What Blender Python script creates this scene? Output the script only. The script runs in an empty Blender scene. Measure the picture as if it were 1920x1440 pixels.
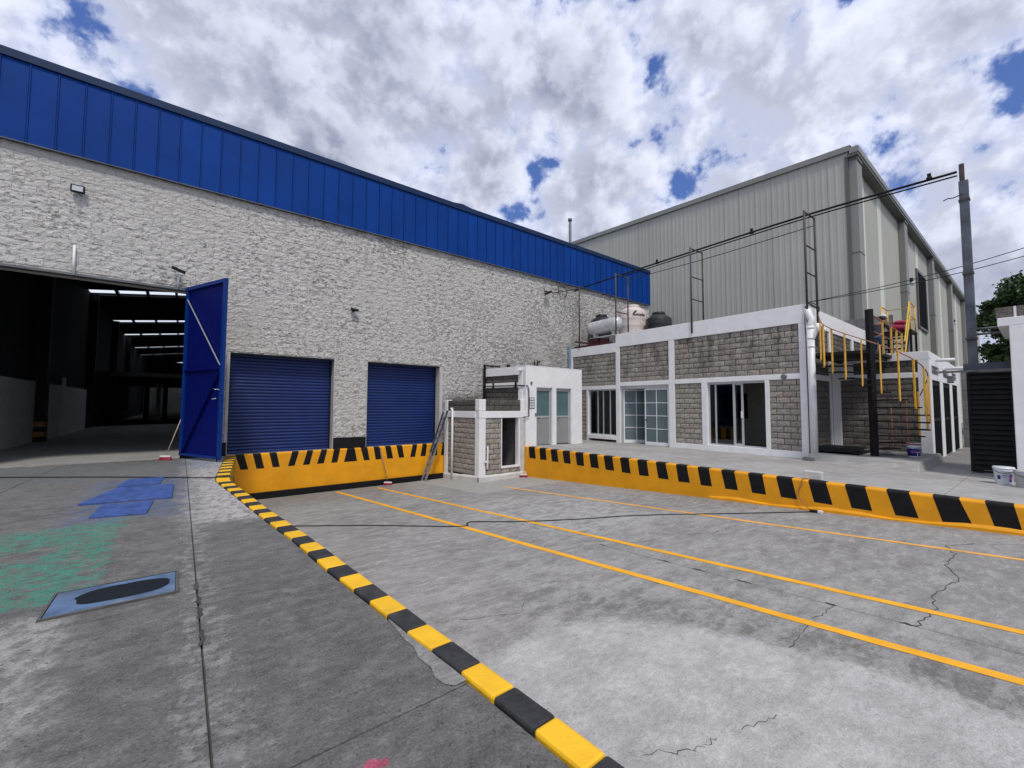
import bpy, math, random
from mathutils import Matrix, Vector, noise
R = math.radians
random.seed(7)
scn = bpy.context.scene
COL = scn.collection

# ---------------------------------------------------------------- camera
cd = bpy.data.cameras.new('camera'); cam = bpy.data.objects.new('camera', cd); COL.objects.link(cam)
scn.camera = cam
cd.sensor_fit = 'HORIZONTAL'; cd.sensor_width = 36.0
cd.lens = 36.0 * 786.214 / 1920.0
cd.clip_start = 0.05; cd.clip_end = 3000
PI_, RO_, YA_ = .0526991, .00398, .903414
F = Vector((math.cos(PI_)*math.cos(YA_), math.cos(PI_)*math.sin(YA_), math.sin(PI_)))
r0 = Vector((math.sin(YA_), -math.cos(YA_), 0)); u0 = r0.cross(F)
rr = r0*math.cos(RO_) + u0*math.sin(RO_); uu = rr.cross(F)
cam.matrix_world = Matrix(((rr.x, uu.x, -F.x, 0), (rr.y, uu.y, -F.y, 0), (rr.z, uu.z, -F.z, 1.45), (0, 0, 0, 1)))

# ---------------------------------------------------------------- world, sun, exposure
SUN_EL, SUN_AZ = 58.0, 205.0       # azimuth of the sun: degrees counter-clockwise... direction computed below
sd = Vector((-.45, -1.0, 0)).normalized()
sun_vec = Vector((sd.x*math.cos(R(SUN_EL)), sd.y*math.cos(R(SUN_EL)), math.sin(R(SUN_EL))))
sl = bpy.data.lights.new('sun', 'SUN'); so = bpy.data.objects.new('sun', sl); COL.objects.link(so)
sl.energy = 1.5; sl.angle = R(10); sl.color = (1.0, .935, .83)
so.rotation_euler = sun_vec.to_track_quat('Z', 'Y').to_euler(); so.location = (0, 0, 30)
world = bpy.data.worlds.new('World'); scn.world = world; world.use_nodes = True
scn.view_settings.view_transform = 'Standard'; scn.view_settings.look = 'None'
scn.view_settings.gamma = 1; scn.view_settings.use_curve_mapping = False
scn.view_settings.exposure = 0.62
try:
    scn.cycles.max_bounces = 8; scn.cycles.diffuse_bounces = 4; scn.cycles.transparent_max_bounces = 12
except Exception: pass


class NT:
    """small node-graph writer"""
    def __init__(s, tree): s.t = tree; s.n = tree.nodes; s.l = tree.links
    def new(s, t, **kw):
        nd = s.n.new(t)
        for k, v in kw.items(): setattr(nd, k, v)
        return nd
    def put(s, sock, v):
        if v is None: return
        if isinstance(v, bpy.types.NodeSocket): s.l.new(v, sock)
        elif isinstance(v, (tuple, list)) and sock.type == 'RGBA' and len(v) == 3: sock.default_value = (*v, 1)
        else: sock.default_value = v
    def math(s, op, a, b=None, c=None, clamp=False):
        nd = s.new('ShaderNodeMath', operation=op, use_clamp=clamp)
        s.put(nd.inputs[0], a); s.put(nd.inputs[1], b); s.put(nd.inputs[2], c); return nd.outputs[0]
    def vmath(s, op, a, b=None, scale=None):
        nd = s.new('ShaderNodeVectorMath', operation=op)
        s.put(nd.inputs[0], a); s.put(nd.inputs[1], b)
        if scale is not None: s.put(nd.inputs['Scale'], scale)
        return nd.outputs[0]
    def mix(s, f, a, b, blend='MIX'):
        nd = s.new('ShaderNodeMix', data_type='RGBA', blend_type=blend)
        s.put(nd.inputs[0], f); s.put(nd.inputs[6], a); s.put(nd.inputs[7], b); return nd.outputs[2]
    def noise(s, vec, scale, detail=4, rough=.55, dist=0.0, out=0, lac=2.0):
        nd = s.new('ShaderNodeTexNoise'); s.put(nd.inputs['Vector'], vec)
        nd.inputs['Scale'].default_value = scale; nd.inputs['Detail'].default_value = detail
        nd.inputs['Roughness'].default_value = rough; nd.inputs['Distortion'].default_value = dist
        nd.inputs['Lacunarity'].default_value = lac
        return nd.outputs[out]
    def voronoi(s, vec, scale, feature='F1', out=0):
        nd = s.new('ShaderNodeTexVoronoi', feature=feature); s.put(nd.inputs['Vector'], vec)
        nd.inputs['Scale'].default_value = scale; return nd.outputs[out]
    def ramp(s, f, lo, hi, smooth=True):
        nd = s.new('ShaderNodeMapRange', interpolation_type='SMOOTHSTEP' if smooth else 'LINEAR')
        s.put(nd.inputs[0], f); nd.inputs[1].default_value = lo; nd.inputs[2].default_value = hi
        return nd.outputs[0]
    def pos(s): return s.new('ShaderNodeNewGeometry').outputs['Position']
    def sep(s, v):
        nd = s.new('ShaderNodeSeparateXYZ'); s.put(nd.inputs[0], v); return nd.outputs
    def comb(s, x, y, z):
        nd = s.new('ShaderNodeCombineXYZ'); s.put(nd.inputs[0], x); s.put(nd.inputs[1], y); s.put(nd.inputs[2], z); return nd.outputs[0]
    def bump(s, h, strength=.5, dist=.01):
        nd = s.new('ShaderNodeBump'); s.put(nd.inputs['Height'], h)
        nd.inputs['Strength'].default_value = strength; nd.inputs['Distance'].default_value = dist
        return nd.outputs[0]


w = NT(world.node_tree); w.n.clear()
wo = w.new('ShaderNodeOutputWorld'); bg = w.new('ShaderNodeBackground'); w.l.new(bg.outputs[0], wo.inputs[0])
bg.inputs['Strength'].default_value = .1
sky = w.new('ShaderNodeTexSky', sky_type='NISHITA'); sky.sun_disc = False
sky.sun_elevation = R(SUN_EL); sky.sun_rotation = math.atan2(sun_vec.x, sun_vec.y)
sky.altitude = 2200; sky.air_density = 1.0; sky.dust_density = .4; sky.ozone_density = 2.0
d = w.new('ShaderNodeTexCoord').outputs['Generated']
dx, dy, dz = w.sep(d)
den = w.math('ADD', w.math('MAXIMUM', dz, 0.0), .75)
px = w.math('DIVIDE', dx, den); py = w.math('DIVIDE', dy, den)
# cloud sheet seen from below: rotate so that the streaks run with the wind
SKY_Z = 1.2; SKY_OFF = (2.1, 4.2, 1)
ca, sa = math.cos(R(33)), math.sin(R(33))
qx = w.math('ADD', w.math('MULTIPLY', px, ca), w.math('MULTIPLY', py, sa))
qy = w.math('SUBTRACT', w.math('MULTIPLY', py, ca), w.math('MULTIPLY', px, sa))
flat = w.comb(w.math('MULTIPLY', qx, .55), w.math('MULTIPLY', qy, .62), SKY_Z)
q = w.vmath('ADD', w.vmath('MULTIPLY', flat, (.42, .42, 1)), w.vmath('MULTIPLY', d, (.62, .62, .80)))
def field(off, det=9):
    v = w.vmath('ADD', q, off)
    return w.math('ADD', w.math('MULTIPLY', w.noise(v, 6.4, det, .55, .10), .68), w.math('MULTIPLY', w.noise(v, 16.0, det-2, .58, .05), .32))
f0 = field((0, 0, 0)); f1 = field((.012, -.010, .022), 8)
big = w.noise(w.vmath('ADD', q, SKY_OFF), 2.0, 3, .5, .1)
bigs = w.math('SUBTRACT', big, .5)
cover = w.math('ADD', f0, w.math('MULTIPLY', bigs, .30))
mask = w.ramp(cover, .39, .445)
relief = w.ramp(w.math('SUBTRACT', f0, f1), -.06, .085)
thick = w.ramp(w.math('ADD', f0, w.math('MULTIPLY', bigs, .55)), .44, .74)
lit = w.math('SUBTRACT', w.math('ADD', w.math('MULTIPLY', relief, .62), .50), w.math('MULTIPLY', thick, .72), clamp=True)
ccol = w.mix(lit, (2.15, 2.35, 3.2), (5.7, 5.95, 6.9))
ccol = w.mix(w.ramp(cover, .40, .52), w.mix(.5, ccol, (2.9, 3.5, 5.6)), ccol)
blue = w.mix(.6, sky.outputs[0], (.42, .95, 3.3))
skyc = w.mix(mask, blue, ccol)
skyc = w.mix(w.ramp(dz, .0, .10), (4.2, 4.8, 6.0), skyc)
skyc = w.mix(w.ramp(dz, -.03, .0), (1.6, 1.6, 1.6), skyc)
w.l.new(skyc, bg.inputs[0])

# ---------------------------------------------------------------- materials
MATS = {}
def newmat(name):
    m = bpy.data.materials.new(name); m.use_nodes = True
    t = NT(m.node_tree); b = t.n['Principled BSDF']; MATS[name] = m
    return m, t, b

def simple(name, col, rough=.6, metal=0.0, var=.12, scale=3.0, bump=.15, bscale=60, bdist=.004, dirt=0.0, dirtcol=(.05, .045, .04), streak=False, spec=.4, rnd=0.0, coat=0):
    m, t, b = newmat(name)
    p = t.pos()
    n = t.noise(p, scale, 6, .6)
    c = t.mix(t.ramp(n, .3, .7), tuple(x*(1-var) for x in col), tuple(min(1, x*(1+var)) for x in col))
    if rnd:
        oi = t.new('ShaderNodeObjectInfo').outputs['Random']
        c = t.mix(t.math('MULTIPLY', oi, rnd), c, tuple(x*.45 for x in col))
    if dirt:
        pv = t.vmath('MULTIPLY', p, (1, 1, .14 if streak else 1))
        d1 = t.ramp(t.noise(pv, 5.0 if streak else 2.2, 8, .65), .50, .82)
        d2 = t.ramp(t.noise(p, 1.1, 3, .5), .35, .65)
        c = t.mix(t.math('MULTIPLY', t.math('MULTIPLY', d1, d2), dirt, clamp=True), c, dirtcol)
        fine = t.ramp(t.noise(p, 38, 5, .7), .60, .78)
        c = t.mix(t.math('MULTIPLY', fine, dirt*.35, clamp=True), c, dirtcol)
    t.put(b.inputs['Base Color'], c)
    t.put(b.inputs['Roughness'], t.math('ADD', t.math('MULTIPLY', t.noise(p, scale*2.3, 4), .25), rough-.12, clamp=True))
    b.inputs['Metallic'].default_value = metal
    b.inputs['Specular IOR Level'].default_value = spec
    if coat: b.inputs['Coat Weight'].default_value = coat
    if bump:
        h = t.math('ADD', t.noise(p, bscale, 5, .6), t.math('MULTIPLY', t.noise(p, bscale*.13, 3), 1.6))
        t.put(b.inputs['Normal'], t.bump(h, bump, bdist))
    return m

white = simple('white_paint', (.80, .80, .81), .55, var=.04, dirt=.26, dirtcol=(.27, .26, .25), streak=True, bump=.25, bdist=.006)
white_clean = simple('pvc_white', (.76, .77, .78), .35, var=.03, dirt=.12, dirtcol=(.4, .39, .37), bump=.05)
curbwhite = simple('worn_white_paint', (.56, .56, .55), .65, var=.10, dirt=.75, dirtcol=(.14, .14, .13), bump=.4, bdist=.01)
yellow = simple('yellow_paint', (.80, .345, .004), .5, var=.09, scale=1.6, dirt=.30, dirtcol=(.35, .17, .02), streak=True, bump=.5, bscale=45, bdist=.006)
kyellow = simple('kerb_yellow_paint', (.84, .48, .015), .5, var=.08, scale=4, dirt=.42, dirtcol=(.30, .2, .05), bump=.5, bscale=70, bdist=.006)
black = simple('black_paint', (.008, .008, .009), .55, spec=.2, var=.25, scale=6, dirt=.15, dirtcol=(.05, .05, .05), bump=.6, bscale=50, bdist=.006)
kblack = simple('kerb_black_paint', (.028, .028, .031), .55, var=.3, scale=9, dirt=.5, dirtcol=(.10, .10, .105), bump=1.0, bscale=45, bdist=.01)
blue = simple('fascia_blue_steel', (.0008, .046, .265), .55, var=.10, scale=.8, dirt=.30, dirtcol=(.004, .02, .11), streak=True, bump=.08, bscale=8, bdist=.02, spec=.13, rnd=.28)
navy = simple('navy_cap_steel', (.006, .026, .085), .55, var=.12, bump=.05, spec=.25)
shut = simple('shutter_blue_steel', (.0015, .019, .125), .36, metal=0.0, var=.14, scale=.9, dirt=.3, dirtcol=(.03, .05, .15), streak=False, bump=.06, spec=.42, rnd=.12)
doorblue = simple('door_blue_steel', (.0005, .0045, .105), .55, spec=.10, var=.10, scale=1.2, dirt=.12, dirtcol=(.01, .02, .14), bump=.10, bscale=12, bdist=.004)
doorframe = simple('door_frame_blue', (.0015, .030, .19), .45, spec=.2, var=.08, bump=.06)
plateblue = simple('plate_blue_paint', (.045, .092, .29), .55, var=.3, scale=7, dirt=.6, dirtcol=(.12, .17, .30), bump=.5, bscale=80, bdist=.003)
platelight = simple('plate_worn_blue', (.085, .14, .25), .5, var=.35, scale=4, dirt=.8, dirtcol=(.25, .29, .33), bump=.5, bscale=80, bdist=.003)
wet = simple('wet_dark_paint', (.006, .010, .016), .30, var=.2, bump=.1)
graysteel = simple('grey_steel', (.16, .165, .17), .5, metal=.3, var=.2, dirt=.4, dirtcol=(.07, .05, .04), bump=.1)
darksteel = simple('dark_steel', (.010, .010, .011), .55, spec=.2, var=.25, dirt=.2, dirtcol=(.06, .05, .045), bump=.1)
rust = simple('rusty_pipe', (.062, .060, .060), .7, metal=.1, var=.3, scale=6, dirt=.5, dirtcol=(.15, .065, .04), bump=.4)
galv = simple('galvanised_tank', (.62, .63, .64), .42, metal=.25, var=.12, scale=5, dirt=.95, dirtcol=(.16, .16, .16), bump=.15)
alu = simple('aluminium', (.52, .54, .55), .38, metal=.35, var=.06, dirt=.12, dirtcol=(.2, .2, .2), bump=.03)
tankblack = simple('black_plastic', (.018, .020, .023), .42, var=.2, bump=.05)
tankbeige = simple('beige_plastic', (.66, .58, .54), .5, var=.05, dirt=.22, dirtcol=(.3, .25, .22), streak=True, bump=.03)
orange = simple('ochre_rail_paint', (.74, .42, .055), .45, var=.15, scale=8, dirt=.35, dirtcol=(.28, .10, .03), bump=.15)
rustrail = simple('faded_red_rail', (.33, .14, .07), .5, var=.2, dirt=.3, bump=.15)
broomred = simple('broom_red', (.33, .02, .05), .6, var=.2, bump=.4)
wood = simple('broom_stick', (.42, .33, .26), .6, var=.2, bump=.2)
greywall = simple('plain_grey_block', (.22, .215, .21), .85, var=.18, scale=5, dirt=.5, dirtcol=(.08, .08, .075), bump=.6, bdist=.01, rnd=.35)
intwhite = simple('interior_white_block', (.62, .63, .61), .8, var=.1, dirt=.3, bump=.3)
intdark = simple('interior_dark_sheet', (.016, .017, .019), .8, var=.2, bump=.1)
roomwall = simple('office_inner_wall', (.62, .60, .52), .8, var=.05, bump=.05)
plaster = simple('grey_white_plaster', (.50, .50, .49), .7, var=.08, dirt=.5, dirtcol=(.2, .2, .19), streak=True, bump=.4)
matblack = simple('matt_black', (.009, .010, .011), .9, spec=.03, var=.2, bump=.1)
cable = simple('cable_black', (.012, .012, .012), .5, var=.1, bump=0)
bark = simple('bark', (.10, .08, .065), .9, var=.3, scale=10, bump=1.0, bdist=.03)
skin = simple('skin', (.26, .14, .09), .6, var=.05, bump=.1)
jacket = simple('dark_jacket', (.030, .032, .045), .85, var=.2, bump=.5)
sleeve = simple('grey_sleeve', (.34, .33, .36), .85, var=.1, bump=.4)
jeans = simple('blue_jeans', (.030, .055, .10), .85, var=.2, bump=.5)
capmat = simple('pale_cap_cloth', (.62, .61, .56), .8, var=.05, bump=.3)
sackred = simple('red_sack', (.36, .02, .06), .6, var=.25, scale=9, bump=.8, bdist=.01)
maroon = simple('maroon_primer', (.055, .012, .016), .7, var=.25, bump=.2)
bucketwhite = simple('bucket_white', (.70, .74, .80), .35, var=.04, dirt=.25, dirtcol=(.4, .42, .45), bump=.02)
bucketgrey = simple('bucket_grey', (.42, .44, .44), .4, var=.06, dirt=.3, dirtcol=(.2, .2, .2), bump=.02)
labelblue = simple('label_blue', (.018, .022, .20), .35, var=.08, bump=0)
labelred = simple('label_red', (.36, .03, .08), .35, var=.08, bump=0)
labelpink = simple('label_pink', (.45, .10, .24), .4, var=.08, bump=0)
paper = simple('printed_white', (.72, .72, .72), .5, var=.03, bump=0)
ink = simple('black_ink', (.015, .015, .015), .5, var=.05, bump=0)
lensm = simple('lamp_lens', (.55, .60, .64), .12, var=.05, bump=0, spec=.8)
yellowline = simple('line_yellow_paint', (.88, .42, .012), .5, var=.10, scale=3, dirt=.30, dirtcol=(.5, .33, .12), bump=.4)
orangeline = simple('line_worn_orange_paint', (.82, .40, .06), .6, var=.15, scale=3, dirt=.95, dirtcol=(.42, .33, .24), bump=.4)
crackm = simple('crack_dark', (.050, .049, .047), .9, var=.3, bump=.5)
patina = simple('blue_rusty_pole', (.085, .10, .125), .75, var=.45, scale=1.6, dirt=2.2, dirtcol=(.085, .055, .048), streak=True, bump=.5)
yellowrail = simple('bright_yellow_rail', (.80, .50, .05), .4, var=.08, bump=.05)
softpink = simple('pink_spray', (.65, .05, .15), .7, var=.3, scale=20, bump=.3)


def mat_glass(name, tint=(.55, .6, .62), refl=.10, dark=.35):
    m, t, b = newmat(name)
    t.n.remove(b); out = t.n['Material Output']
    tr = t.new('ShaderNodeBsdfTransparent'); t.put(tr.inputs[0], tint)
    gl = t.new('ShaderNodeBsdfGlossy'); gl.inputs['Roughness'].default_value = .02
    t.put(gl.inputs[0], (.9, .95, 1))
    fr = t.new('ShaderNodeFresnel'); fr.inputs[0].default_value = 1.5
    mx = t.new('ShaderNodeMixShader'); t.put(mx.inputs[0], t.math('ADD', t.math('MULTIPLY', fr.outputs[0], .9), .01, clamp=True))
    t.l.new(tr.outputs[0], mx.inputs[1]); t.l.new(gl.outputs[0], mx.inputs[2]); t.l.new(mx.outputs[0], out.inputs[0])
    return m
glass = mat_glass('window_glass')

def mat_frost(name, col):
    m, t, b = newmat(name)
    t.put(b.inputs['Base Color'], t.mix(t.ramp(t.noise(t.pos(), 1.2, 2), .3, .7), col, tuple(x*.8 for x in col)))
    b.inputs['Roughness'].default_value = .22
    return m
frost = mat_frost('frosted_glass', (.12, .165, .18))
frosty = mat_frost('teal_glass', (.10, .175, .185))

dimyellow = simple('dim_yellow', (.25, .13, .04), .8, var=.3, dirt=.8, bump=.2)  # band yellow darkened in the colour for the dim interior
def mat_skylight():
    m, t, b = newmat('skylight_sheet')
    t.n.remove(b); out = t.n['Material Output']
    tr = t.new('ShaderNodeBsdfTransparent'); t.put(tr.inputs[0], (.9, .93, .95))
    tl = t.new('ShaderNodeBsdfTranslucent'); t.put(tl.inputs[0], (.85, .88, .9))
    mx = t.new('ShaderNodeMixShader'); mx.inputs[0].default_value = .45
    t.l.new(tr.outputs[0], mx.inputs[1]); t.l.new(tl.outputs[0], mx.inputs[2]); t.l.new(mx.outputs[0], out.inputs[0])
    return m
skylight = mat_skylight()


def mat_mainblock():
    m, t, b = newmat('painted_rock_block')
    p = t.pos(); x, y, z = t.sep(p)
    ps = t.vmath('MULTIPLY', p, (1, 1, 1.6))
    n1 = t.noise(ps, 4.6, 4, .55, .35); n2 = t.noise(ps, 12, 5, .6, .5); n3 = t.noise(p, .50, 4, .55); n6 = t.noise(ps, 30, 4, .7, .3)
    c = t.mix(t.ramp(n3, .3, .7), (.55, .54, .515), (.635, .622, .595))
    c = t.mix(t.math('MULTIPLY', t.ramp(n2, .52, .60), .30), c, (.40, .392, .375))
    dens = t.math('MULTIPLY', t.math('SUBTRACT', t.math('ADD', t.math('MULTIPLY', n3, .6), t.math('MULTIPLY', t.ramp(x, -6, 9), .14)), .36), .55)
    s1 = t.ramp(t.math('ADD', n1, dens), .555, .605)
    s2 = t.ramp(t.math('ADD', n2, dens), .585, .63)
    c = t.mix(t.math('MULTIPLY', s1, .42), c, (.21, .207, .20))  # dark spots: dirt, with the shade of recesses put into the colour
    c = t.mix(t.math('MULTIPLY', s2, .62), c, (.13, .128, .122))
    c = t.mix(t.math('MULTIPLY', t.ramp(n6, .60, .66), .35), c, (.22, .216, .21))
    # old grime: above the small yard building and low at the right end of the wall
    g1 = t.math('MULTIPLY', t.ramp(x, 8.5, 16.5), t.ramp(t.math('SUBTRACT', 6.9, z), 0, 4.2))
    g1 = t.math('MULTIPLY', g1, t.ramp(t.noise(p, 2.4, 6, .65), .30, .62))
    c = t.mix(t.math('MULTIPLY', g1, .75), c, (.14, .135, .12))
    g2 = t.math('MULTIPLY', t.ramp(x, 7.9, 9.0), t.ramp(t.math('SUBTRACT', 2.15, z), 0, .5))
    c = t.mix(t.math('MULTIPLY', g2, .8), c, (.12, .118, .11))
    t.put(b.inputs['Base Color'], c); b.inputs['Roughness'].default_value = .8
    b.inputs['Specular IOR Level'].default_value = .25
    h = t.math('ADD', t.math('MULTIPLY', n2, .9), t.math('ADD', t.math('MULTIPLY', n6, .35), t.math('MULTIPLY', t.noise(ps, 6, 6, .62, .8), .7)))
    t.put(b.inputs['Normal'], t.bump(h, .75, .062))
    return m
mainblock = mat_mainblock()

def mat_splitblock(name, base, k):
    m, t, b = newmat(name)
    p = t.pos(); z = t.sep(p)[2]
    oi = t.new('ShaderNodeObjectInfo').outputs['Random']
    c = t.mix(oi, tuple(v*.82 for v in base), tuple(v*1.18 for v in base))
    c = t.mix(t.math('MULTIPLY', t.ramp(t.math('FRACT', t.math('MULTIPLY', oi, 7.3)), .6, .9), .35), c, (base[0]*.9, base[1]*.8, base[2]*.78))
    c = t.mix(t.math('MULTIPLY', t.ramp(t.noise(p, 13, 6, .65, .3), .50, .58), .55), c, tuple(v*.50 for v in base))
    c = t.mix(t.math('MULTIPLY', t.ramp(t.noise(p, 34, 4, .65), .56, .62), .6), c, tuple(min(1, v*1.6) for v in base))
    g = t.math('MULTIPLY', t.ramp(t.noise(t.vmath('MULTIPLY', p, (1, 1, .3)), 2.6, 6, .65), .42, .70), k)
    c = t.mix(t.math('MULTIPLY', g, t.ramp(z, 1.6, 4.2)), c, (.035, .033, .030))
    t.put(b.inputs['Base Color'], c); b.inputs['Roughness'].default_value = .9
    b.inputs['Specular IOR Level'].default_value = .2
    h = t.math('ADD', t.noise(p, 16, 6, .65, .6), t.math('MULTIPLY', t.noise(p, 60, 4, .6), .4))
    t.put(b.inputs['Normal'], t.bump(h, 1.0, .035))
    return m
split = mat_splitblock('split_face_block', (.36, .33, .29), .8)
splitdark = mat_splitblock('grimy_split_face_block', (.11, .105, .096), .5)
splitgrey = mat_splitblock('grey_split_face_block', (.165, .15, .135), .5)
jointf = simple('joint_fill', (.095, .093, .088), .95, var=.3, bump=.5)
mortar = simple('mortar', (.055, .050, .045), .95, var=.2, bump=.5)


def concrete(name, base, dark, light, marks=None, speck=.5, bumpk=.5, aniso=(.5, 1.0), grain=.5):
    m, t, b = newmat(name)
    p = t.pos(); pa = t.vmath('MULTIPLY', p, (aniso[0], aniso[1], 1))
    n1 = t.noise(p, .55, 6, .6, .3); n2 = t.noise(pa, 5.5, 11, .76, .1); n3 = t.noise(pa, 15, 9, .80, .0)
    n4 = t.noise(p, 70, 4, .75); n5 = t.noise(p, 190, 2, .6)
    c = t.mix(t.ramp(n1, .30, .70), dark, base)
    c = t.mix(t.math('MULTIPLY', t.ramp(n2, .40, .66), .40), c, light)
    c = t.mix(t.math('MULTIPLY', t.ramp(n2, .535, .56), .38), c, light)
    c = t.mix(t.math('MULTIPLY', t.ramp(n3, .60, .63), .35), c, tuple(min(1, v*1.25) for v in light))
    c = t.mix(t.math('MULTIPLY', t.ramp(t.math('SUBTRACT', 1, n3), .60, .63), .35), c, tuple(v*.6 for v in dark))
    c = t.mix(t.math('MULTIPLY', t.ramp(t.math('SUBTRACT', 1, n2), .52, .66), .5), c, tuple(v*.80 for v in dark))
    h = t.math('ADD', t.math('MULTIPLY', n3, .9), t.math('MULTIPLY', n4, .5))
    if marks: c, h = marks(t, p, c, h)
    # grain: mid-scale scaling, pits and bright aggregate
    gsum = t.math('ADD', t.math('MULTIPLY', t.math('SUBTRACT', n3, .5), 2.4), t.math('ADD', t.math('MULTIPLY', t.math('SUBTRACT', n4, .5), 2.6), t.math('MULTIPLY', t.math('SUBTRACT', n5, .5), 1.0)))
    gv = t.math('ADD', 1.0, t.math('MULTIPLY', gsum, grain))
    c = t.vmath('MULTIPLY', c, t.comb(gv, gv, gv))
    c = t.mix(t.math('MULTIPLY', t.ramp(n4, .62, .66), speck), c, tuple(min(1, v*1.5) for v in light))
    pit = t.ramp(t.math('SUBTRACT', 1, t.noise(p, 36, 5, .75, .2)), .60, .63)
    c = t.mix(t.math('MULTIPLY', pit, speck*.9), c, tuple(v*.35 for v in dark))
    t.put(b.inputs['Base Color'], c); b.inputs['Roughness'].default_value = .8
    b.inputs['Specular IOR Level'].default_value = .3
    t.put(b.inputs['Normal'], t.bump(h, bumpk, .014))
    return m

def box_mask(t, x, y, x0, x1, y0, y1, s):
    a = t.math('MULTIPLY', t.ramp(x, x0-s, x0+s), t.ramp(t.math('SUBTRACT', x1, x), -s, s))
    c = t.math('MULTIPLY', t.ramp(y, y0-s, y0+s), t.ramp(t.math('SUBTRACT', y1, y), -s, s))
    return t.math('MULTIPLY', a, c)

def pave_marks(t, p, c, h):
    wob = t.vmath('ADD', p, t.vmath('SCALE', t.vmath('SUBTRACT', t.noise(p, 3.0, 7, .7, out=1), (.5, .5, .5)), scale=.9))
    x, y, z = t.sep(wob)
    rag = t.ramp(t.noise(t.vmath('MULTIPLY', p, (1.4, 1, 1)), 7, 8, .72, .4), .38, .62)
    # pale scoured strip beside the kerb
    m1 = t.math('MULTIPLY', box_mask(t, x, y, .20, 1.6, 6.4, 15.0, .28), t.math('ADD', rag, .25, clamp=True))
    c = t.mix(t.math('MULTIPLY', m1, .85), c, (.50, .485, .485))
    # pale band on the left, below the big plate
    m2 = t.math('MULTIPLY', box_mask(t, t.math('ADD', x, t.math('MULTIPLY', t.math('SUBTRACT', y, 2.6), .05)), y, -.95, -.44, .2, 4.25, .12), t.math('ADD', rag, .2, clamp=True))
    c = t.mix(t.math('MULTIPLY', m2, .70), c, (.42, .42, .41))
    m3 = t.math('MULTIPLY', box_mask(t, x, y, -5, -.05, 11.2, 14.6, .3), .5)
    c = t.mix(m3, c, (.14, .155, .16))
    # old green paint lettering strips, worn through
    rag2 = t.ramp(t.noise(t.vmath('MULTIPLY', p, (1.0, 1.9, 1)), 6, 10, .78, .1), .455, .515)
    g1 = box_mask(t, x, y, -3.2, -.66, 4.5, 5.7, .05)
    g2 = box_mask(t, x, y, -3.2, -.98, 6.3, 7.2, .06)
    g3 = box_mask(t, x, y, -1.0, -.50, 4.6, 7.3, .04)
    g4 = box_mask(t, x, y, -2.2, -.70, 5.4, 5.9, .05)
    g = t.math('MAXIMUM', t.math('MAXIMUM', g1, g2), t.math('MAXIMUM', g3, g4))
    c = t.mix(t.math('MULTIPLY', t.math('MULTIPLY', g, rag2), .9), c, (.06, .235, .175))
    # blue overspray round the cover plates and below the door leaf
    b1 = t.math('MULTIPLY', box_mask(t, x, y, -1.15, .12, 7.2, 11.1, .22), .55)
    b2 = t.math('MULTIPLY', box_mask(t, x, y, .05, .75, 12.2, 15.0, .35), .55)
    c = t.mix(t.math('MULTIPLY', t.math('MAXIMUM', b1, b2), t.ramp(t.noise(p, 4, 6, .7), .35, .6)), c, (.09, .14, .27))
    # mortar streak along the joint at x = .15
    m4 = t.math('MULTIPLY', box_mask(t, x, y, .05, .27, -2, 13, .05), t.ramp(t.noise(p, 9, 6, .7), .45, .6))
    c = t.mix(t.math('MULTIPLY', m4, .55), c, (.34, .34, .33))
    # pink spray marks near the camera
    xs, ys, zs = t.sep(p)
    for (cx, cy, rr_) in ((.70, 1.72, .020), (.655, 1.735, .032), (.60, 1.72, .018)):
        dd = t.math('SQRT', t.math('ADD', t.math('POWER', t.math('SUBTRACT', xs, cx), 2), t.math('POWER', t.math('SUBTRACT', ys, cy), 2)))
        c = t.mix(t.math('MULTIPLY', t.ramp(t.math('SUBTRACT', rr_, dd), -.012, .010), .6), c, (.62, .06, .16))
    return c, h
pave = concrete('pavement_concrete', (.155, .153, .148), (.110, .109, .106), (.205, .203, .196), pave_marks, speck=.9, bumpk=1.0, aniso=(.7, 1.0), grain=.68)

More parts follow.
